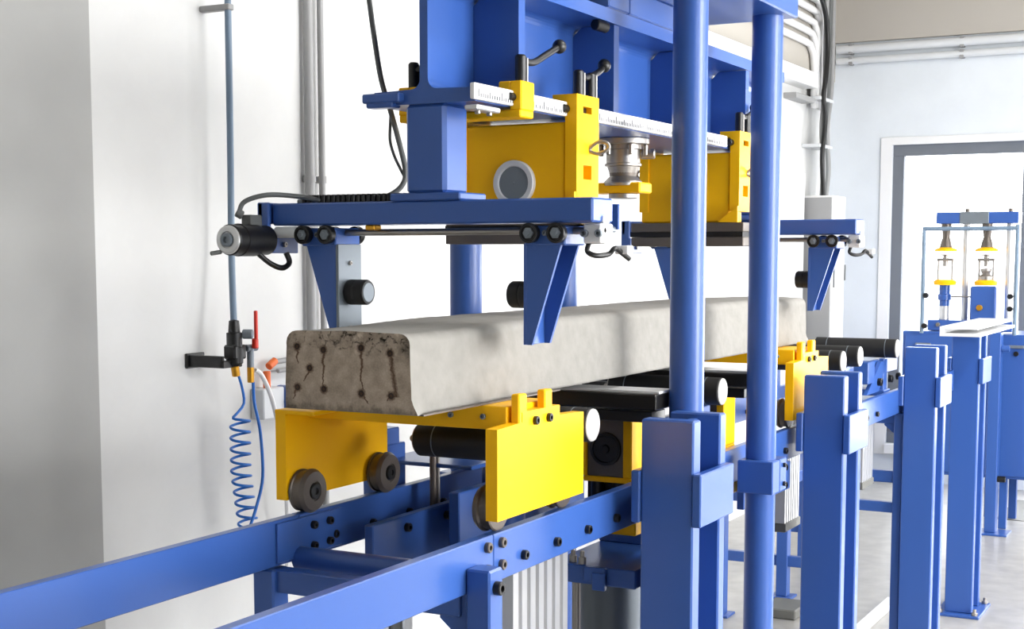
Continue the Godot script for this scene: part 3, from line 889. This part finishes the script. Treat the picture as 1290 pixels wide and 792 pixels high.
# ---------------------------------------------------------------- rollers
func rollers() -> void:
	var spots := [[2.815, 1.372, "black conveyor roller inside the yellow near trolley"], [2.965, 1.409, "black conveyor roller just beyond the yellow near trolley"], [3.84, 1.412, "black conveyor roller between the two front round columns"], [5.12, 1.413, "black conveyor roller right behind the yellow far trolley"], [5.36, 1.416, "second black conveyor roller beyond the yellow far trolley"], [5.96, 1.411, "black conveyor roller last along the track, nearest the window"]]
	for s in spots:
		var x: float = s[0]
		var y: float = s[1]
		var inside := x < 2.9
		var t := thing("conveyor_roller", s[2], "roller", V(x, y, -1.545), "conveyor rollers")
		part("tube", MB.new().lathe(V(x, y, -1.715), Vector3.BACK, [[0, 0.0], [0, 0.035], [0.004, 0.0395], [0.05, 0.0395], [0.0505, 0.0388], [0.0525, 0.0388], [0.053, 0.0395], [0.295, 0.0395], [0.2955, 0.0388], [0.2975, 0.0388], [0.298, 0.0395], [0.338, 0.0395], [0.342, 0.037], [0.342, 0.0]], 40), M.rubber, t)
		for z in [-1.664, -1.419]:
			part("ring", MB.new().lathe(V(x, y, z), Vector3.BACK, [[0, 0.038], [0, 0.0398], [0.003, 0.0398], [0.003, 0.038]], 40), M.zinc, t)
		part("end_cap", MB.new().lathe(V(x, y, -1.3735), Vector3.BACK, [[0, 0.038], [0.002, 0.0375], [0.004, 0.034], [0.005, 0.02], [0.005, 0.0]], 36), M.cap, t)
		part("end_cap", MB.new().lathe(V(x, y, -1.7145), Vector3.FORWARD, [[0, 0.036], [0.003, 0.034], [0.003, 0.0]], 36), M.cap, t)
		part("shaft", MB.new().cyl(V(x, y, -1.74), V(x, y, -1.372), 0.008, 12), M.steel, t)
		for z in [-1.70, -1.43]:
			if x > 3.0:
				part("fork", MB.new().box(V(x - 0.03, 1.236, z - 0.01), V(x + 0.03, y - 0.042, z + 0.01), 0.002), M.blue, t)
		if x > 3.0:
			part("saddle_bar", MB.new().box(V(x - 0.05, 1.215, -1.72), V(x + 0.05, 1.24, -1.41), 0.003), M.blue, t)
		if x > 5.9:
			part("side_bar", MB.new().box(V(x - 0.25, 1.30, -1.46), V(x + 0.30, 1.365, -1.44), 0.003), M.blue, t)
			part("pivot_arm", MB.new().prism([Vector2(x - 0.30, 1.24), Vector2(x - 0.10, 1.24), Vector2(x + 0.02, 1.36), Vector2(x - 0.08, 1.36)], "z", -1.435, -1.42), M.blue, t)
			part("end_box", MB.new().box(V(x - 0.32, 1.285, -1.47), V(x - 0.22, 1.372, -1.41), 0.003), M.blue, t)
			for dx in [-0.12, 0.06, 0.2]:
				bolt(V(x + dx, 1.28, -1.42), Vector3.BACK, t, 0.016)
		if inside:
			t.position.z -= 0.03
	# lifting units: ribbed aluminium profiles hanging under the rails
	var lifts := [[2.665, 0.285, 0.45, "wide ribbed aluminium lift column under the front rail, nearest"], [4.60, 0.17, 0.90, "ribbed aluminium lift column beside the second blue guard post"], [5.62, 0.17, 0.895, "ribbed aluminium lift column between the second and third guard posts"]]
	for l in lifts:
		var x: float = l[0]
		var w: float = l[1]
		var y: float = l[2]
		var t := thing("lift_column", l[3], "lift column", V(x + w * 0.5, y, -1.47), "aluminium lift columns")
		var p := [Vector2(x, -1.47)]
		var n := 7
		for i in n:
			var a := x + w * i / n
			var b := x + w * (i + 1) / n
			p.append_array([Vector2(a + 0.001, -1.42), Vector2(a + (b - a) * 0.62, -1.42), Vector2(a + (b - a) * 0.68, -1.434), Vector2(b - 0.002, -1.434)])
		p.append(Vector2(x + w, -1.47))
		part("profile", MB.new().prism(p, "y", y, 1.13), M.alu, t)
		part("bottom_cap", MB.new().box(V(x - 0.002, y - 0.03, -1.472), V(x + w + 0.002, y, -1.416), 0.003), M.slab, t)
	# a second ribbed profile behind the near legs
	var q := thing("lift_column", "slim ribbed aluminium profile glimpsed left of the front track leg", "lift column", V(2.62, 0.4, -1.75), "aluminium lift columns")
	for i in 3:
		part("profile", MB.new().box(V(2.60 + i * 0.05, 0.4, -1.76), V(2.64 + i * 0.05, 1.06, -1.72), 0.004), [M.alu, M.slab, M.alu][i], q)

# ---------------------------------------------------------------- lower half of the press between the rails
func lower_press() -> void:
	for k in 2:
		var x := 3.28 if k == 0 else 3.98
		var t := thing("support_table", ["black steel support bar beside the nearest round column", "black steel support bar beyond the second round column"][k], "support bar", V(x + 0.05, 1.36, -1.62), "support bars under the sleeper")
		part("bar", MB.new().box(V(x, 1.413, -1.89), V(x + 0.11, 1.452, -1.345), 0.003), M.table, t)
		part("top_sheen_plate", MB.new().box(V(x + 0.02, 1.452, -1.885), V(x + 0.11, 1.459, -1.345), 0.001), M.white, t)  # white stands in for the bright sheen along the bar top
		part("under_plate", MB.new().box(V(x + 0.01, 1.38, -1.885), V(x + 0.1, 1.408, -1.36), 0.002), M.table, t)
		# bearing housing below
		var h := thing("bearing_block", ["yellow housing with a dark round bearing under the near support bar", "yellow housing with a dark round bearing under the far support bar"][k], "bearing block", V(x + 0.14, 1.1, -1.51), "yellow bearing blocks")
		var bx := x + 0.085
		part("housing", MB.new().box(V(bx, 1.208, -1.585), V(bx + 0.10, 1.222, -1.447)).box(V(bx, 1.222, -1.585), V(bx + 0.10, 1.378, -1.575)).box(V(bx, 1.222, -1.472), V(bx + 0.10, 1.378, -1.447)), M.yellow, h)
		var f := part("bearing_plate", MB.new().box(V(bx + 0.006, 1.222, -1.575), V(bx + 0.09, 1.378, -1.472), 0.002), M.dark_steel, h)
		part("bearing_ring", MB.new().lathe(V(bx + 0.006, 1.295, -1.522), Vector3.LEFT, [[0, 0.044], [0.006, 0.043], [0.007, 0.036], [0.003, 0.034], [0.003, 0.012], [0.008, 0.01], [0.008, 0.0]], 32), M.black, f)
		part("base_block", MB.new().box(V(bx - 0.01, 1.075, -1.575), V(bx + 0.12, 1.125, -1.43), 0.003), M.yellow, h)
		part("dark_gap_box", MB.new().box(V(bx + 0.06, 1.126, -1.60), V(bx + 0.1, 1.207, -1.42), 0.003), M.rubber, h)  # black box added to paint the dark gap below the housing
		for z in [-1.56, -1.50, -1.44]:
			part("spring", MB.new().cyl(V(bx + 0.04, 1.125, z), V(bx + 0.04, 1.208, z), 0.018, 14), M.black, h)
	var t := thing("lower_cylinder", "grey hydraulic cylinder with a blue bolted flange below the front rail", "hydraulic cylinder", V(3.36, 0.3, -1.53))
	part("barrel", MB.new().cyl(V(3.42, 0.3, -1.53), V(3.42, 0.975, -1.53), 0.085, 40), M.cylinder, t)
	part("flange", MB.new().box(V(3.20, 0.975, -1.60), V(3.62, 1.022, -1.362), 0.003), M.blue, t)
	part("clamp_lug", MB.new().box(V(3.185, 0.965, -1.475), V(3.20, 1.01, -1.44), 0.002).box(V(3.19, 0.985, -1.50), V(3.20, 1.022, -1.44), 0.002), M.blue, t)
	part("flange_wall", MB.new().box(V(3.50, 1.022, -1.60), V(3.52, 1.125, -1.42), 0.003), M.blue, t)
	for p in [V(3.225, 1.022, -1.575), V(3.225, 1.022, -1.545), V(3.215, 1.022, -1.515)]:
		part("nut", MB.new().cyl(p, p + V(0, 0.018, 0), 0.011, 6, 0.001).cyl(p, p + V(0, 0.034, 0), 0.006, 10), M.steel, t)
	for z in [-1.585, -1.548]:
		part("tie_rod", MB.new().cyl(V(3.25, 0.3, z), V(3.25, 0.976, z), 0.011, 14), M.steel, t)
	# blue bed of the press between the rails
	var b := thing("press_bed", "blue press bed between the rails behind the near trolley", "press bed", V(3.2, 1.09, -1.72))
	part("shelf", MB.new().box(V(2.98, 1.278, -1.97), V(3.28, 1.288, -1.70), 0.002), M.blue, b)
	part("cylinder", MB.new().cyl(V(3.14, 1.09, -1.70), V(3.14, 1.275, -1.70), 0.055, 32), M.blue, b)
	part("lug", MB.new().box(V(3.17, 1.19, -1.64), V(3.22, 1.262, -1.62), 0.002), M.blue, b)
	part("rib", MB.new().box(V(2.9, 1.08, -1.72), V(3.6, 1.235, -1.69), 0.003), M.blue, b)
	part("guide_rod", MB.new().cyl(V(2.98, 1.15, -1.81), V(2.98, 1.34, -1.81), 0.009, 12), M.dark_steel, b)
	part("guide_rod", MB.new().cyl(V(2.995, 1.15, -1.805), V(2.995, 1.34, -1.805), 0.0045, 12), M.steel, b)
	part("rear_bracket", MB.new().box(V(2.95, 1.20, -1.99), V(3.04, 1.365, -1.945), 0.003).box(V(2.945, 1.10, -1.995), V(3.06, 1.325, -1.94), 0.003), M.blue, b)

# ---------------------------------------------------------------- guard posts along the track
func posts() -> void:
	var L := ["blue steel guard post nearest, in front of the first round column", "second blue guard post from the near end, before the far trolley", "third blue guard post from the near end, taller gap around it", "fourth blue guard post, a white plastic channel lying on top"]
	L[2] = "third blue guard post, ahead of the last black roller"
	var spots := [V(3.103, 0, -1.244), V(4.485, 0, -1.262), V(6.04, 0, -1.295), V(7.24, 0, -1.335)]
	var proto := thing("guard_post", L[0], "post", V(3.103, 0, -1.244), "blue guard posts")
	var x := 3.103
	var z := -1.244
	for dx in [0.0, 0.18]:
		part("flange", MB.new().box(V(x + dx, 0.014, z - 0.066), V(x + dx + (0.048 if dx < 0.1 else 0.042), 1.413, z + 0.066), 0.004), M.blue, proto)
	part("web", MB.new().box(V(x + 0.05, 0.014, z - 0.008), V(x + 0.18, 1.40, z + 0.008), 0.0), M.blue, proto)
	for s in [-1.0, 1.0]:
		var a: float = z + s * 0.066
		var b: float = z + s * 0.088
		part("tie_plate", MB.new().box(V(x - 0.008, 1.165, min(a, b)), V(x + 0.222, 1.29, max(a, b)), 0.003), M.blue, proto)
	part("base_plate", MB.new().box(V(x - 0.05, 0, z - 0.11), V(x + 0.28, 0.014, z + 0.11), 0.002), M.blue, proto)
	for p in [V(x - 0.025, 0.014, z - 0.085), V(x - 0.025, 0.014, z + 0.085), V(x + 0.255, 0.014, z + 0.085)]:
		part("anchor_nut", MB.new().cyl(p, p + V(0, 0.016, 0), 0.016, 6, 0.002).cyl(p, p + V(0, 0.032, 0), 0.009, 10), M.steel, proto)
	for i in range(1, 4):
		copy_of(proto, "guard_post", spots[i] - spots[0], L[i])
	# plastic channel left on top of the last post
	var c := V(7.24, 1.41, -1.335)
	single("plastic_channel", "white plastic channel lying on the fourth guard post", "plastic channel", MB.new().prism([Vector2(-0.075, 0), Vector2(0.11, 0), Vector2(0.11, 0.014), Vector2(-0.055, 0.016), Vector2(-0.055, 0.034), Vector2(0.10, 0.034), Vector2(0.10, 0.046), Vector2(-0.075, 0.046)].map(func(q): return Vector2(q.x + c.z, q.y + c.y)), "x", 6.98, 8.0), M.white, c)

# ---------------------------------------------------------------- things on the white wall
func wall_things() -> void:
	var zw := -3.2
	var t := thing("air_pipe", "blue-grey compressed air pipe running down the white wall", "pipe", V(3.86, 1.58, -3.09))
	part("pipe", MB.new().tube([V(3.80, 4.5, -3.09), V(3.80, 3.0, -3.09), V(3.80, 2.2, -3.09), V(3.79, 1.8, -3.085), V(3.758, 1.58, -3.055)], 0.0115, 12), M.pipe, t)
	for y in [2.6, 3.6]:
		part("pipe_clip", MB.new().box(V(3.785, y, -3.2), V(3.815, y + 0.02, -3.075)), M.conduit, t)
	var r := thing("air_regulator", "black air regulator on a bracket with a red lever valve", "air regulator", V(3.77, 1.42, -3.06))
	part("body", MB.new().lathe(V(3.765, 1.43, -3.05), Vector3.UP, [[0, 0.0], [0, 0.02], [0.01, 0.028], [0.06, 0.03], [0.065, 0.026], [0.11, 0.026], [0.112, 0.02], [0.13, 0.019], [0.15, 0.017], [0.155, 0.0]], 20).box(V(3.735, 1.452, -3.075), V(3.80, 1.50, -3.025), 0.006), M.black, r)
	part("knob", MB.new().cyl(V(3.785, 1.535, -3.03), V(3.80, 1.535, -3.0), 0.016, 16), M.zinc, r)
	part("bracket", MB.new().box(V(3.70, 1.425, -3.2), V(3.715, 1.465, -3.05)).box(V(3.70, 1.425, -3.06), V(3.80, 1.45, -3.045)).box(V(3.69, 1.42, -3.2), V(3.78, 1.47, -3.19)), M.black, r)
	part("valve", MB.new().cyl(V(3.823, 1.42, -3.03), V(3.823, 1.49, -3.03), 0.012, 16).cyl(V(3.80, 1.487, -3.03), V(3.855, 1.487, -3.03), 0.012, 14), M.zinc, r)
	part("red_lever", MB.new().box(V(3.815, 1.485, -3.02), V(3.833, 1.52, -3.0), 0.004).box(V(3.819, 1.51, -3.012), V(3.830, 1.612, -3.0), 0.004), M.red, r)
	part("fitting", MB.new().cyl(V(3.765, 1.43, -3.05), V(3.772, 1.395, -3.05), 0.014, 8), M.brass, r)
	part("fitting", MB.new().cyl(V(3.823, 1.425, -3.03), V(3.823, 1.37, -3.03), 0.012, 8), M.brass, r)
	r.position.x -= 0.012
	# coiled hose and straight hose
	var pts := [V(3.772, 1.395, -3.05), V(3.79, 1.35, -3.05), V(3.797, 1.30, -3.05), V(3.76, 1.27, -3.05)]
	for i in 64:
		var a := i * TAU / 6.0
		var y := 1.255 - i * 0.0062
		var cx: float = 3.775 + 0.0011 * max(0, i - 30)
		pts.append(V(cx - 0.036 * cos(a), y, -3.05 + 0.03 * sin(a)))
	pts.append(V(3.82, 0.845, -3.05))
	pts.append(V(3.80, 0.80, -3.05))
	single("coiled_hose", "blue coiled air hose hanging from the regulator", "air hose", MB.new().tube(pts, 0.0048, 7, false, 3), M.hose, V(3.77, 1.0, -3.05))
	single("air_hose", "straight blue air hose hanging beside the coiled hose", "air hose", MB.new().tube([V(3.823, 1.372, -3.03), V(3.828, 1.30, -3.03), V(3.832, 1.2, -3.01), V(3.828, 1.05, -3.0), V(3.79, 0.95, -3.0), V(3.745, 0.87, -3.0), V(3.725, 0.80, -3.0)], 0.0055, 8), M.hose, V(3.8, 0.9, -3.0))
	single("white_tube", "thin white plastic tube drooping from the regulator behind the trolley", "tube", MB.new().tube([V(3.835, 1.41, -3.03), V(3.87, 1.39, -3.03), V(3.95, 1.30, -3.05), V(4.04, 1.14, -3.08), V(4.08, 1.0, -3.1), V(4.12, 0.8, -3.12), V(4.13, 0.3, -3.15)], 0.008, 8), M.white, V(4.0, 0.9, -3.08))
	var b := thing("wall_socket", "white wall box with an orange and blue pipe connector", "wall box", V(4.08, 1.22, zw))
	part("box", MB.new().box(V(4.02, 1.215, zw), V(4.14, 1.325, zw + 0.06), 0.004), M.plastic, b)
	part("blue_cap", MB.new().cyl(V(4.19, 1.27, zw + 0.0), V(4.19, 1.27, zw + 0.07), 0.055, 24), M.blue, b)
	part("connector", MB.new().cyl(V(4.065, 1.325, zw + 0.04), V(4.065, 1.385, zw + 0.04), 0.014, 14), M.orange, b)
	part("connector", MB.new().cyl(V(4.075, 1.40, zw + 0.04), V(4.115, 1.42, zw + 0.04), 0.014, 14), M.orange, b)
	part("branch_pipe", MB.new().cyl(V(4.115, 1.415, zw + 0.04), V(4.36, 1.425, zw + 0.04), 0.01, 12).cyl(V(4.14, 1.38, zw + 0.03), V(4.36, 1.385, zw + 0.03), 0.008, 12), M.conduit, b)
	# two vertical conduits
	for k in 2:
		var x: float = [4.355, 4.432][k]
		var rad: float = [0.0185, 0.0125][k]
		var c := thing("conduit", ["wider vertical grey conduit on the white wall beside the cross beam", "narrower vertical grey conduit just right of the wider one"][k], "conduit", V(x, 0, -3.17), "grey wall conduits")
		part("tube", MB.new().cyl(V(x, 0.0, -3.172), V(x, 4.59, -3.172), rad, 20), M.conduit, c)
		for y in [1.0, 2.065, 3.2]:
			part("clip", MB.new().lathe(V(x, y, -3.172), Vector3.UP, [[0, rad], [0, rad + 0.004], [0.025, rad + 0.004], [0.025, rad]], 18).box(V(x - 0.01, y, -3.2), V(x + 0.01, y + 0.025, -3.18)), M.conduit, c)
	# high conduits towards the corner
	for k in 5:
		var y := 3.36 + k * 0.085
		var lab: String = ["lowest", "second lowest", "middle", "second highest", "highest"][k]
		single("overhead_conduit", "white horizontal conduit high in the corner, %s of five" % lab, "conduit", MB.new().tube([V(7.2, y, -3.14), V(9.0, y, -3.14), V(10.4 + k * 0.05, y, -3.14), V(10.62 + k * 0.05, y - 0.03, -3.14), V(10.70 + k * 0.05, y - 0.14, -3.14), V(10.72 + k * 0.05, y - 0.4, -3.14), V(10.73 + k * 0.05, 2.9, -3.14)], 0.026, 10), M.white, V(9.5, y, -3.14), "white overhead conduits")
	single("cable_trunking", "white cable trunking along the upper white wall to the corner", "cable trunking", MB.new().box(V(6.6, 3.03, -3.2), V(10.62, 3.14, -3.08), 0.004), M.white, V(9, 3.03, -3.14))
	single("trunking_bracket", "short grey bracket under the white cable trunking", "bracket", MB.new().box(V(10.15, 2.92, -3.2), V(10.6, 2.96, -3.10), 0.004), M.conduit, V(10.3, 2.93, -3.1))
	var v := thing("cable_bundle", "bundle of black and grey cables dropping down the corner", "cables", V(10.7, 2.25, -3.08))
	part("black_cable", MB.new().tube([V(10.45, 3.75, -3.06), V(10.68, 3.62, -3.06), V(10.78, 3.4, -3.06), V(10.72, 3.15, -3.05), V(10.66, 2.97, -3.05), V(10.72, 2.8, -3.05), V(10.66, 2.55, -3.05), V(10.70, 2.3, -3.05), V(10.71, 2.237, -3.05)], 0.019, 10), M.black, v)
	for k in 3:
		part("grey_cable", MB.new().tube([V(10.80 + k * 0.09, 3.9, -3.08), V(10.80 + k * 0.09, 3.1, -3.08), V(10.74 + k * 0.07, 2.75, -3.08), V(10.80 + k * 0.07, 2.45, -3.08), V(10.78 + k * 0.05, 2.237, -3.08)], 0.02, 8), [M.conduit, M.cable, M.conduit][k], v)
	for y in [2.60, 2.95]:
		part("cable_clamp", MB.new().box(V(10.62, y, -3.2), V(10.98, y + 0.025, -3.06), 0.003), M.plastic, v)
	var cab := thing("electric_cabinet", "tall white electric cabinet in the corner below the cables", "cabinet", V(10.75, 0, -3.06))
	part("body", MB.new().box(V(10.55, 0.05, -3.199), V(10.9, 2.235, -2.93), 0.004), M.white, cab)
	part("side_cover", MB.new().box(V(10.54, 0.06, -3.19), V(10.552, 2.22, -2.94), 0.002), M.conduit, cab)
	part("hinge", MB.new().cyl(V(10.91, 1.6, -2.93), V(10.91, 1.72, -2.93), 0.01, 10), M.cable, cab)
	part("hinge", MB.new().cyl(V(10.6, 1.55, -2.925), V(10.6, 1.7, -2.925), 0.006, 10), M.cable, cab)
	single("wall_box", "flat white box on the back wall left of the corner cabinet", "wall box", MB.new().box(V(9.7, 1.2, -3.2), V(10.5, 2.40, -3.13), 0.005), M.white, V(10.1, 1.2, -3.16))
	for k in 2:
		var y: float = [3.405, 3.315][k]
		var rad: float = [0.034, 0.027][k]
		var c := thing("end_wall_pipe", ["thicker grey pipe running along the top of the end wall", "thinner grey pipe below the thicker one on the end wall"][k], "pipe", V(11.36, y, 0), "end wall pipes")
		part("tube", MB.new().cyl(V(11.36, y, -3.15), V(11.36, y + 0.01, 4.9), rad, 16), M.plastic, c)
		for z in [-3.05, -2.2, -0.6]:
			part("clip", MB.new().box(V(11.335, y - rad - 0.006, z), V(11.4, y + rad + 0.006, z + 0.03), 0.002), M.conduit, c)

# ---------------------------------------------------------------- machines at the end of the hall
func far_machines() -> void:
	var x := 9.8
	var t := thing("small_test_press", "small blue testing machine with yellow discs standing before the window", "testing machine", V(x, 1.29, -1.77))
	part("crosshead", MB.new().box(V(x - 0.05, 2.0, -2.012), V(x + 0.1, 2.075, -1.49), 0.004), M.blue, t)
	part("name_plate", MB.new().box(V(x - 0.055, 1.998, -1.86), V(x + 0.1, 2.077, -1.675), 0.003), M.zinc, t)
	for z in [-1.83, -1.555]:
		part("column", MB.new().cyl(V(x + 0.05, 1.36, z), V(x + 0.05, 2.0, z), 0.022, 20), M.alu, t)
		part("column_nut", MB.new().cyl(V(x + 0.05, 2.075, z), V(x + 0.05, 2.10, z), 0.014, 6), M.dark_steel, t)
	part("base", MB.new().box(V(x - 0.1, 1.295, -2.04), V(x + 0.15, 1.365, -1.50), 0.005), M.blue, t)
	for z in [-1.97, -1.78, -1.60]:
		bolt(V(x - 0.1, 1.335, z), Vector3.LEFT, t, 0.014, M.steel)
	for s in [[-1.953, 0.045], [-1.69, 0.06]]:
		var z: float = s[0]
		var a := V(x, 0, z)
		var big: bool = z > -1.8
		part("upper_ram", MB.new().lathe(a + V(0, 2.0, 0), Vector3.DOWN, [[0, 0.034], [0.03, 0.034], [0.032, 0.062 if big else 0.024], [0.045, 0.062 if big else 0.024], [0.047, 0.028], [0.09, 0.024], [0.12, 0.034], [0.15, 0.04], [0.155, 0.042]], 24), M.dark_steel, t)
		part("yellow_disc", MB.new().lathe(a + V(0, 1.845, 0), Vector3.DOWN, [[0, 0.0], [0, 0.04], [0.012, 0.07], [0.026, 0.076], [0.026, 0.0]], 28), M.yellow, t)
		part("grip", MB.new().box(a + V(-0.02, 1.755, -0.055), a + V(0.02, 1.772, 0.055), 0.003).cyl(a + V(0, 1.79, 0), a + V(0, 1.72, 0), 0.018, 14).cyl(a + V(0, 1.8, 0), a + V(0, 1.79, 0), 0.035, 16), M.steel, t)
		for d in [-0.045, 0.045]:
			part("guide_rod", MB.new().cyl(a + V(0, 1.63, d), a + V(0, 1.765, d), 0.007, 10), M.steel, t)
		if big:
			part("lower_grip", MB.new().lathe(a + V(0, 1.63, 0), Vector3.UP, [[0, 0.045], [0.025, 0.045], [0.04, 0.025], [0.06, 0.035], [0.075, 0.035], [0.08, 0.0]], 20), M.steel, t)
		part("yellow_disc", MB.new().lathe(a + V(0, 1.63, 0), Vector3.DOWN, [[0, 0.0], [0, 0.058], [0.012, 0.074], [0.034, 0.07], [0.034, 0.0]], 28), M.yellow, t)
		if big:
			part("lower_ram", MB.new().box(a + V(-0.09, 1.365, -0.083), a + V(0.09, 1.59, 0.083), 0.01), M.blue, t)
			part("orange_knob", MB.new().cyl(a + V(-0.09, 1.45, -0.02), a + V(-0.105, 1.45, -0.02), 0.02, 14), M.brass, t)
		else:
			part("lower_ram", MB.new().lathe(a + V(0, 1.596, 0), Vector3.DOWN, [[0, 0.036], [0.06, 0.036], [0.062, 0.044], [0.1, 0.044], [0.102, 0.034], [0.14, 0.034]], 20), M.blue, t)
			part("ram_sleeve", MB.new().cyl(a + V(0, 1.365, 0), a + V(0, 1.456, 0), 0.035, 20), M.alu, t)
	part("pipe", MB.new().cyl(V(x - 0.05, 1.52, -1.90), V(x - 0.05, 1.52, -1.77), 0.006, 10), M.steel, t)
	var g := thing("tube_guard", "slim pale blue tube frame around the small testing machine", "guard frame", V(9.6, 1.29, -1.77))
	part("tube", MB.new().cyl(V(9.6, 1.28, -2.055), V(9.6, 1.975, -2.055), 0.013, 10), M.pipe, g)
	part("tube", MB.new().cyl(V(9.6, 1.28, -1.47), V(9.6, 1.99, -1.47), 0.013, 10), M.pipe, g)
	part("tube", MB.new().cyl(V(9.6, 1.965, -2.065), V(9.6, 1.965, -1.46), 0.014, 10), M.pipe, g)
	for p in [V(9.6, 1.53, -2.03), V(9.6, 1.33, -2.035), V(9.6, 1.53, -1.5), V(9.6, 1.45, -1.5)]:
		part("latch", MB.new().cyl(p, p + V(-0.03, 0, 0), 0.018, 12), M.black, g)
	for k in 2:
		var z0: float = [-2.19, -1.60][k]
		var z1: float = [-1.61, -0.6][k]
		var c := thing("machine_cabinet", ["low dark blue cabinet under the small testing machine", "low dark blue cabinet at the edge of the frame, right of the fourth post"][k], "cabinet", V(9.85, 0.1, (z0 + z1) * 0.5), "dark blue machine cabinets")
		part("body", MB.new().box(V(9.65, 0.34, z0), V(10.2, 1.292 - k * 0.01, z1), 0.006), M.blue, c)
		part("door", MB.new().box(V(9.638, 0.36, z0 + 0.02), V(9.65, 1.27, z1 - 0.02), 0.003), M.blue, c)
		part("handle", MB.new().box(V(9.62, 1.195, z0 + 0.09), V(9.638, 1.215, z0 + 0.19), 0.004), M.zinc, c)
		part("lock", MB.new().cyl(V(9.638, 1.16, z0 + 0.14), V(9.625, 1.16, z0 + 0.14), 0.016, 14), M.black, c)
		for z in [z0 + 0.05, z1 - 0.1]:
			for xx in [9.7, 10.1]:
				part("leg", MB.new().box(V(xx, 0.0, z), V(xx + 0.05, 0.34, z + 0.05), 0.003), M.blue, c)
	var s := thing("pillar_stand", "slim blue post with a foot plate beside the dark blue cabinet", "post", V(9.5, 0, -1.56))
	part("post", MB.new().box(V(9.47, 0.012, -1.60), V(9.56, 1.30, -1.53), 0.004), M.blue, s)
	part("foot_plate", MB.new().box(V(9.42, 0, -1.66), V(9.62, 0.012, -1.45), 0.002), M.blue, s)
	part("clamp_knob", MB.new().cyl(V(9.5, 0.36, -1.53), V(9.5, 0.36, -1.48), 0.02, 12), M.black, s)
	part("clamp_knob", MB.new().cyl(V(9.5, 1.2, -1.53), V(9.5, 1.2, -1.48), 0.022, 12), M.blue, s)
	# rear bench behind the guard posts
	var b := thing("rear_bench", "low blue bench frame seen between the columns and posts", "bench frame", V(7.0, 0, -2.3))
	for p in [Vector2(6.66, -2.42), Vector2(7.17, -2.255), Vector2(8.1, -2.42), Vector2(8.1, -2.255)]:
		part("leg", MB.new().box(V(p.x, 0.012, p.y), V(p.x + 0.06, 0.60, p.y + 0.06), 0.003), M.blue, b)
		part("foot_plate", MB.new().box(V(p.x - 0.03, 0, p.y - 0.03), V(p.x + 0.09, 0.012, p.y + 0.09), 0.002), M.blue, b)
	for xx in [7.18, 8.11]:
		part("brace", MB.new().box(V(xx, 0.17, -2.6), V(xx + 0.04, 0.225, -2.11), 0.003), M.blue, b)
	part("top_rail", MB.new().box(V(6.6, 0.60, -2.44), V(8.2, 0.66, -2.18), 0.003), M.blue, b)
	# pieces lying on the floor
	single("floor_weight", "flat dark slab on the floor behind the second column", "floor slab", MB.new().box(V(6.75, 0, -2.20), V(6.99, 0.05, -2.02), 0.006), M.slab, V(6.87, 0, -2.11))
	single("floor_grate", "dark recessed drain cover in the floor by the right edge", "drain cover", MB.new().box(V(10.05, 0.0, -1.62), V(10.9, 0.004, -1.0), 0.0), M.slab, V(10.4, 0, -1.3))
	single("floor_duct", "white cable duct lying on the floor between the posts", "cable duct", MB.new().box(V(5.6, 0, -1.715), V(7.35, 0.03, -1.655), 0.006), M.white, V(6.5, 0, -1.68))

func _ready() -> void:
	rng.seed = 7
	materials()
	camera_and_light()
	hall()
	press()
	clamps()
	gantries()
	sleeper()
	trolleys()
	track()
	posts()
	rollers()
	lower_press()
	wall_things()
	far_machines()
